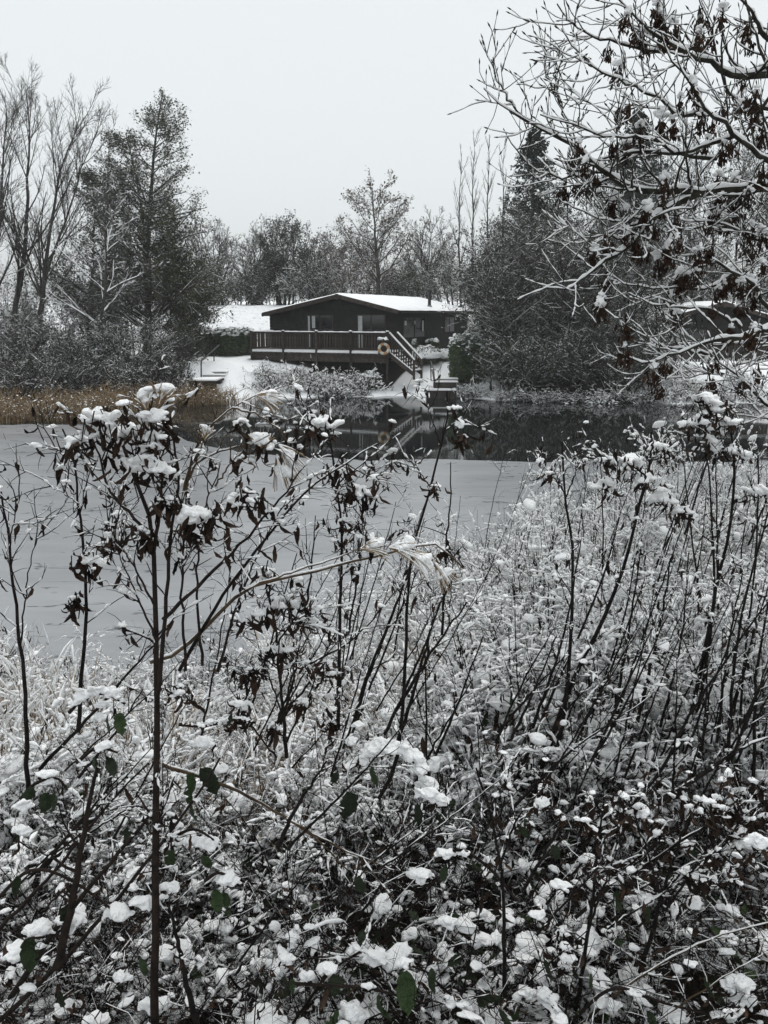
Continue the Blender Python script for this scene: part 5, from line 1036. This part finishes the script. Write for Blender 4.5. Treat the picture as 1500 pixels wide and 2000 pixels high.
pad_spray('arched bramble shoot under one thick curved roll of snow', 450, [(670, 1508), (705, 1488), (745, 1462), (790, 1475), (825, 1510), (838, 1560)], 2.1, [(690, 1540, 90, -.3, -1), (725, 1490, 60, .1, -1), (850, 1575, 70, .2, -1), (660, 1500, 40, -.4, -1), (815, 1560, 70, -.1, -1)], [(835, 1530, 40), (700, 1415, 22), (860, 1560, 26)], 22)
pad_spray('bramble leaf with wedge of snow near the left edge', 451, [(40, 1560), (70, 1530), (110, 1520), (130, 1540)], 1.95, [(70, 1530, 70, -.4, -1), (95, 1540, 80, .1, -1), (110, 1535, 60, .5, -.9)], [(92, 1510, 28), (100, 1525, 22)])
pad_spray('bent twig under a long lip of snow left of the tallest stem', 452, [(135, 1392), (165, 1362), (205, 1356), (245, 1375)], 1.9, [(235, 1385, 60, .2, -1), (215, 1390, 50, -.1, -1)], [(200, 1375, 20), (195, 1400, 20)], 15)
pad_spray('bramble leaves with a round snow cap beside the left canes', 453, [(150, 1490), (190, 1460), (230, 1470)], 1.95, [(190, 1470, 60, -.3, -1), (215, 1470, 60, .3, -1)], [(205, 1455, 28)])
pad_spray('dark bramble leaves with a snow ball right of the tallest stem', 454, [(350, 1415), (400, 1418), (460, 1405), (500, 1412)], 1.95, [(455, 1385, 55, .1, -1), (380, 1500, 90, .1, -1), (400, 1490, 90, .3, -1), (375, 1560, 60, -.1, -1)], [(463, 1372, 22), (395, 1450, 30), (430, 1500, 22), (410, 1410, 14)], 7)
pad_spray('green bramble leaf under a drooping pillow of snow in the lower left', 455, [(400, 1720), (430, 1705), (470, 1730)], 1.85, [(425, 1725, 70, .1, -1), (440, 1730, 50, .4, -1)], [(440, 1715, 30), (455, 1722, 24)])
pad_spray('large snow mound on brambles below the left canes', 456, [(330, 1640), (380, 1620), (430, 1650)], 1.95, [(340, 1650, 60, -.3, -1), (400, 1660, 60, .2, -1)], [(365, 1635, 34), (405, 1645, 34), (340, 1610, 24)])
pad_spray('bramble leaves and snow pads piled in the bottom left corner', 457, [(-10, 1760), (60, 1700), (140, 1720), (250, 1800)], 1.8, [(60, 1820, 90, .1, -1), (40, 1700, 60, -.2, -1), (130, 1760, 60, .3, -1), (280, 1860, 60, 0, -1), (120, 1925, 50, .1, -1)], [(30, 1860, 44), (75, 1815, 34), (40, 1620, 34), (45, 1570, 24), (230, 1780, 34), (140, 1795, 34), (240, 1905, 36), (300, 1960, 40), (185, 1990, 36), (280, 1760, 30), (330, 1730, 34)])
pad_spray('big drooping bramble leaf with snow at the bottom centre', 458, [(560, 1920), (640, 1925), (720, 1930), (830, 1960)], 1.8, [(790, 1885, 110, .1, -1), (740, 1930, 90, -.2, -1), (840, 1880, 80, .3, -1), (700, 1700, 60, .1, -1), (660, 1960, 90, 0, -1), (570, 1900, 40, 0, -1)], [(690, 1975, 46), (640, 1890, 34), (600, 1905, 30), (790, 1880, 26), (720, 1925, 18), (520, 1990, 46), (560, 1870, 30)])
pad_spray('bramble leaves under small snow caps in the lower middle', 459, [(850, 1680), (900, 1660), (960, 1700), (1010, 1760)], 1.95, [(870, 1680, 50, -.1, -1), (920, 1670, 50, .2, -1), (1010, 1600, 60, .2, -1), (910, 1870, 60, 0, -1)], [(870, 1665, 24), (905, 1665, 22), (820, 1705, 34), (870, 1800, 34), (960, 1920, 34), (990, 1800, 26), (840, 1550, 38)])
pad_spray('bramble leaves and snow pads in the bottom right corner', 460, [(1120, 1990), (1200, 1930), (1300, 1960), (1420, 1990)], 1.82, [(1060, 1860, 70, .1, -1), (1150, 1890, 60, .2, -1), (1260, 1960, 80, .1, -1), (1010, 1960, 80, -.1, -1), (1370, 1900, 60, .2, -1), (1080, 1640, 50, 0, -1)], [(1455, 1950, 50), (1445, 1920, 36), (1110, 1870, 28), (1240, 1935, 30), (1190, 1960, 34), (1050, 1785, 22), (1095, 1725, 24), (1350, 1880, 26), (1480, 1640, 34), (1320, 1985, 30), (1030, 1940, 26)])
pad_spray('dense bramble leaves in shade under the rust brown shrub', 461, [(1180, 1700), (1260, 1740), (1330, 1760)], 2.1, [(1200, 1730, 60, 0, -1), (1260, 1760, 60, .2, -1)], [(1260, 1750, 26), (1190, 1720, 22), (1340, 1820, 30), (1420, 1830, 26)])

# ------------------------------------------------------------------ the ash tree on the right
def ash():
    rng = np.random.default_rng(500); Ya = 5.2
    base = np.array([4.2, 5.6, float(ground_z(4.2, 5.6))]); root = empty('overhanging_ash', base, 0, 'snow lined ash branches with hanging seed bunches at the upper right', 'tree')
    T = np.array([base + [0, 0, -.1], base + [.05, -.05, 1.5], base + [-.05, -.1, 3.0], base + [.1, -.2, 4.6], base + [.0, -.2, 6.5]]) - base
    tm = MB(); q = resample(T, 14); tm.tubes(q, np.linspace(.16, .07, 14), 12); tm.build('trunk', M['bark_ash'], root)
    LIMB = [  # (photo points, base radius m, distance offset)
        ([(1640, 340), (1500, 365), (1405, 374), (1359, 376), (1291, 374), (1234, 369), (1196, 353), (1143, 304), (1093, 266), (1044, 243), (987, 213), (945, 173)], .042, 0),
        ([(1359, 380), (1291, 414), (1261, 445), (1226, 483), (1158, 528), (1112, 562), (1069, 562)], .026, -.1),
        ([(1640, 130), (1500, 144), (1462, 148), (1416, 141), (1386, 118), (1340, 103), (1295, 80), (1261, 53), (1211, 0), (1190, -40)], .036, .1),
        ([(1386, 118), (1367, 99), (1272, 99), (1215, 84), (1158, 72), (1120, 50), (1088, 8)], .016, .1),
        ([(1600, 130), (1500, 76), (1481, 38), (1447, 0), (1420, -40)], .030, .3),
        ([(1640, 380), (1500, 315), (1473, 293), (1435, 266), (1416, 243), (1378, 213), (1340, 152), (1310, 114), (1290, 60)], .026, -.2),
        ([(1378, 213), (1333, 224), (1272, 186), (1204, 156), (1143, 118), (1116, 87), (1097, 57)], .013, -.2),
        ([(1435, 266), (1329, 300), (1283, 274), (1196, 266), (1143, 251), (1055, 224)], .014, -.3),
        ([(1400, 310), (1329, 300), (1261, 296), (1215, 300), (1158, 323), (1112, 346), (1063, 338), (1017, 308), (983, 251)], .015, .2),
        ([(1640, 690), (1500, 600), (1473, 560), (1435, 528), (1375, 502), (1329, 475), (1299, 440)], .024, .1),
        ([(1435, 528), (1386, 562), (1329, 562), (1272, 562), (1215, 551), (1185, 530)], .013, .1),
        ([(1640, 560), (1500, 638), (1447, 664), (1412, 660), (1324, 686), (1262, 708), (1205, 686), (1200, 672)], .024, -.2),
        ([(1447, 640), (1390, 607), (1310, 600), (1280, 594), (1227, 572)], .012, -.1),
        ([(1390, 690), (1300, 678), (1262, 655), (1223, 612)], .011, -.2),
        ([(1660, 900), (1540, 830), (1474, 766), (1412, 713), (1390, 680)], .022, -.3),
        ([(1640, 460), (1560, 450), (1480, 470), (1420, 440), (1370, 430), (1310, 400)], .016, .4),
        ([(1640, 240), (1560, 230), (1480, 210), (1420, 180), (1390, 60), (1360, -20)], .022, .5),
        ([(1640, 720), (1560, 700), (1490, 700), (1420, 720), (1350, 735), (1290, 740)], .012, .3),
        ([(1640, 620), (1540, 560), (1470, 480), (1440, 420), (1400, 400)], .014, .5),
        ([(1234, 369), (1200, 392), (1170, 380), (1135, 350), (1120, 335)], .008, 0), ([(1291, 414), (1240, 424), (1190, 432), (1130, 410), (1092, 388)], .009, -.1),
        ([(1226, 483), (1190, 460), (1150, 478), (1105, 430)], .008, -.1), ([(1021, 232), (990, 190), (970, 150), (960, 118)], .007, 0), ([(1120, 285), (1090, 200), (1068, 150), (1066, 105)], .007, 0), ([(1084, 190), (1095, 130), (1104, 92)], .005, 0),
    ]
    lm = MB(); am = MB(); sm = MB(); P1 = []; R1 = []
    for pts, r0, dy in LIMB:
        r0 = r0 * .86; n = len(pts); q = np.array([P(a, b_, Ya + dy - .5 * i / n) for i, (a, b_) in enumerate(pts)]) - base; q = resample(q, 20); q[1:-1] += rng.normal(0, .006, (18, 3)); R = (.0028 + (r0 - .0028) * (1 - np.linspace(0, 1, 20)) ** 1.15) * (1 + rng.normal(0, .05, 20))
        if r0 > .014: lm.tubes(q, R, 9)
        else: am.tubes(q, R, 6)
        snow_on(sm, rng, q, R, (.0028 + .36 * R)[None], 8, 0, 1, .35, .5, 1.0, 2); P1.append(q); R1.append(R)
    P1 = np.array(P1); R1 = np.array(R1)
    ll = np.sum(np.linalg.norm(np.diff(P1, axis=1), axis=-1), 1); big = ll > 1.1
    La = grow(rng, P1[big], R1[big], 15, (.08, .92), (30, 70), (.25, .72), 9, .45, .13, .45, .0036, .55, True, .5)
    Lb = grow(rng, P1[~big], R1[~big], 6, (.1, .95), (30, 70), (.12, .36), 9, .45, .13, .45, .0034, .6, True, .5)
    L1 = (np.concatenate([La[0], Lb[0]]), np.concatenate([La[1], Lb[1]]))
    L2 = grow(rng, *L1, 3, (.15, .95), (30, 60), (.10, .30), 7, .6, .12, .7, .0028, .3, True, .6)
    am.tubes(*L1, 5); am.tubes(*L2, 4)
    snow_on(sm, rng, *L1, .0040, 6, 0, 1, .35, .6, .9, 2); snow_on(sm, rng, *L2, .0029, 5, 0, .85, .4, .6, .85, 2)
    # fat buds at the tips
    for L in (L1, L2):
        e = L[0][:, -1]; d = norm(L[0][:, -1] - L[0][:, -2]); am.tubes(np.stack([e, e + d * .012, e + d * .03], 1), np.outer(np.ones(len(e)), [.0028, .0048, .001]), 4)
    lm.build('limb', M['bark_ash'], root); am.build('branch', M['bark_ash'], root); sm.build('snow', M['snow'], root)
    # bunches of keys: four shared shapes
    KV = []
    for v in range(4):
        r = np.random.default_rng(510 + v); kb = MB(); K = 44; pos = np.c_[r.normal(0, .013, (K, 2)), -r.uniform(0, .06, K)]
        kt = leaf_grid(4, [.03, .13, .19, .15, .03], .5, .5, .6, 0, v, .02); d = hang(r, K, .4); Mx = frame(d, r.normal(size=(K, 3))) * r.uniform(.02, .034, K)[:, None, None]; kb.stamp(kt[0], kt[1], Mx, pos)
        s0 = np.zeros((6, 3)) + [0, 0, .03]; e0 = pos[:6]; kb.tubes(np.stack([s0, (s0 + e0) / 2, e0], 1), np.full((6, 3), .0015), 3); KV.append(kb.mesh('seed_bunch', [M['ash_key']]))
    Z6 = [(835, 120), (885, 160), (1080, 105), (1000, 160), (1155, 170), (1260, 60), (1480, 40), (1120, 430), (1150, 490), (1160, 590), (1280, 550), (1450, 600), (1405, 540), (960, 600), (1020, 640), (1370, 470), (495, 790), (520, 745), (565, 830), (600, 890), (575, 910), (520, 930), (450, 930), (770, 740), (705, 720), (1165, 730), (1300, 770), (1010, 920), (1260, 910), (1370, 930), (1480, 840), (910, 1150), (830, 1230), (600, 1280), (870, 1065), (1040, 1110), (1195, 1110), (1305, 1115), (1060, 1230), (930, 1380), (1000, 1310), (1060, 1430), (1090, 1440), (665, 1440), (640, 1510), (690, 1570), (670, 1540), (1000, 1530), (1260, 1510), (1320, 1510), (1240, 1280), (1480, 1200), (1400, 1230), (1480, 1350), (1300, 1400), (1400, 1640), (1320, 1710), (1430, 1450), (1380, 1620), (790, 60), (940, 60), (1350, 560)]
    SP = [(930 + a * .38, b_ * .38) for a, b_ in Z6] + [(1432, 653), (1315, 717), (1300, 708), (1377, 713), (1385, 735), (1280, 744), (1273, 717), (1460, 625), (1474, 590), (1450, 745), (1490, 720), (1420, 560)]
    SP += [(rng.uniform(1180, 1500), rng.uniform(10, 740)) for _ in range(40)]
    allq = np.concatenate([P1.reshape(-1, 3), L1[0].reshape(-1, 3)]) + base
    uu = 750 + allq[:, 0] / (allq[:, 1] * CT - (allq[:, 2] - CAM_Z) * ST) * F_PX; vv = 1000 - ((allq[:, 1] * ST + (allq[:, 2] - CAM_Z) * CT) / (allq[:, 1] * CT - (allq[:, 2] - CAM_Z) * ST)) * F_PX
    for a, b_ in SP:
        d2 = (uu - a) ** 2 + ((vv - (b_ - 14)) * 1.0) ** 2; c = allq[np.argmin(d2)] - base; s = rng.uniform(1.0, 1.6)
        mw = Matrix.Translation(tuple(c + [0, 0, -.03 * s])) @ Matrix.Rotation(rng.uniform(0, 6.28), 4, 'Z') @ Matrix.Rotation(rng.normal(0, .15), 4, 'X') @ Matrix.Scale(s, 4)
        kb = link('seed_bunch', KV[rng.integers(4)], root, mw)
        if rng.random() < .6:
            sb = MB(); r = rng.uniform(.012, .024); blobs(sb, rng, np.array([[0, 0, .022], [.014, 0, .008], [-.013, .005, .010]]), [r, r * .75, r * .7], 0, 2, .6, .4, 1.0); sb.build('snow', M['snow'], kb)
ash()

# ------------------------------------------------------------------ thin winter air
hz = MB(); hz.box((-1000, -60, -3), (1000, 1900, 60)); ho = hz.build('haze', [], None, False); ho['kind'] = 'stuff'
hm = bpy.data.materials.new('haze'); hm.use_nodes = True; hn = hm.node_tree.nodes; hn.clear()
ho_out = hn.new('ShaderNodeOutputMaterial'); pv = hn.new('ShaderNodeVolumePrincipled'); pv.inputs['Density'].default_value = .0008; pv.inputs['Color'].default_value = (.95, .96, .97, 1)
hm.node_tree.links.new(pv.outputs[0], ho_out.inputs['Volume']); ho.data.materials.append(hm)
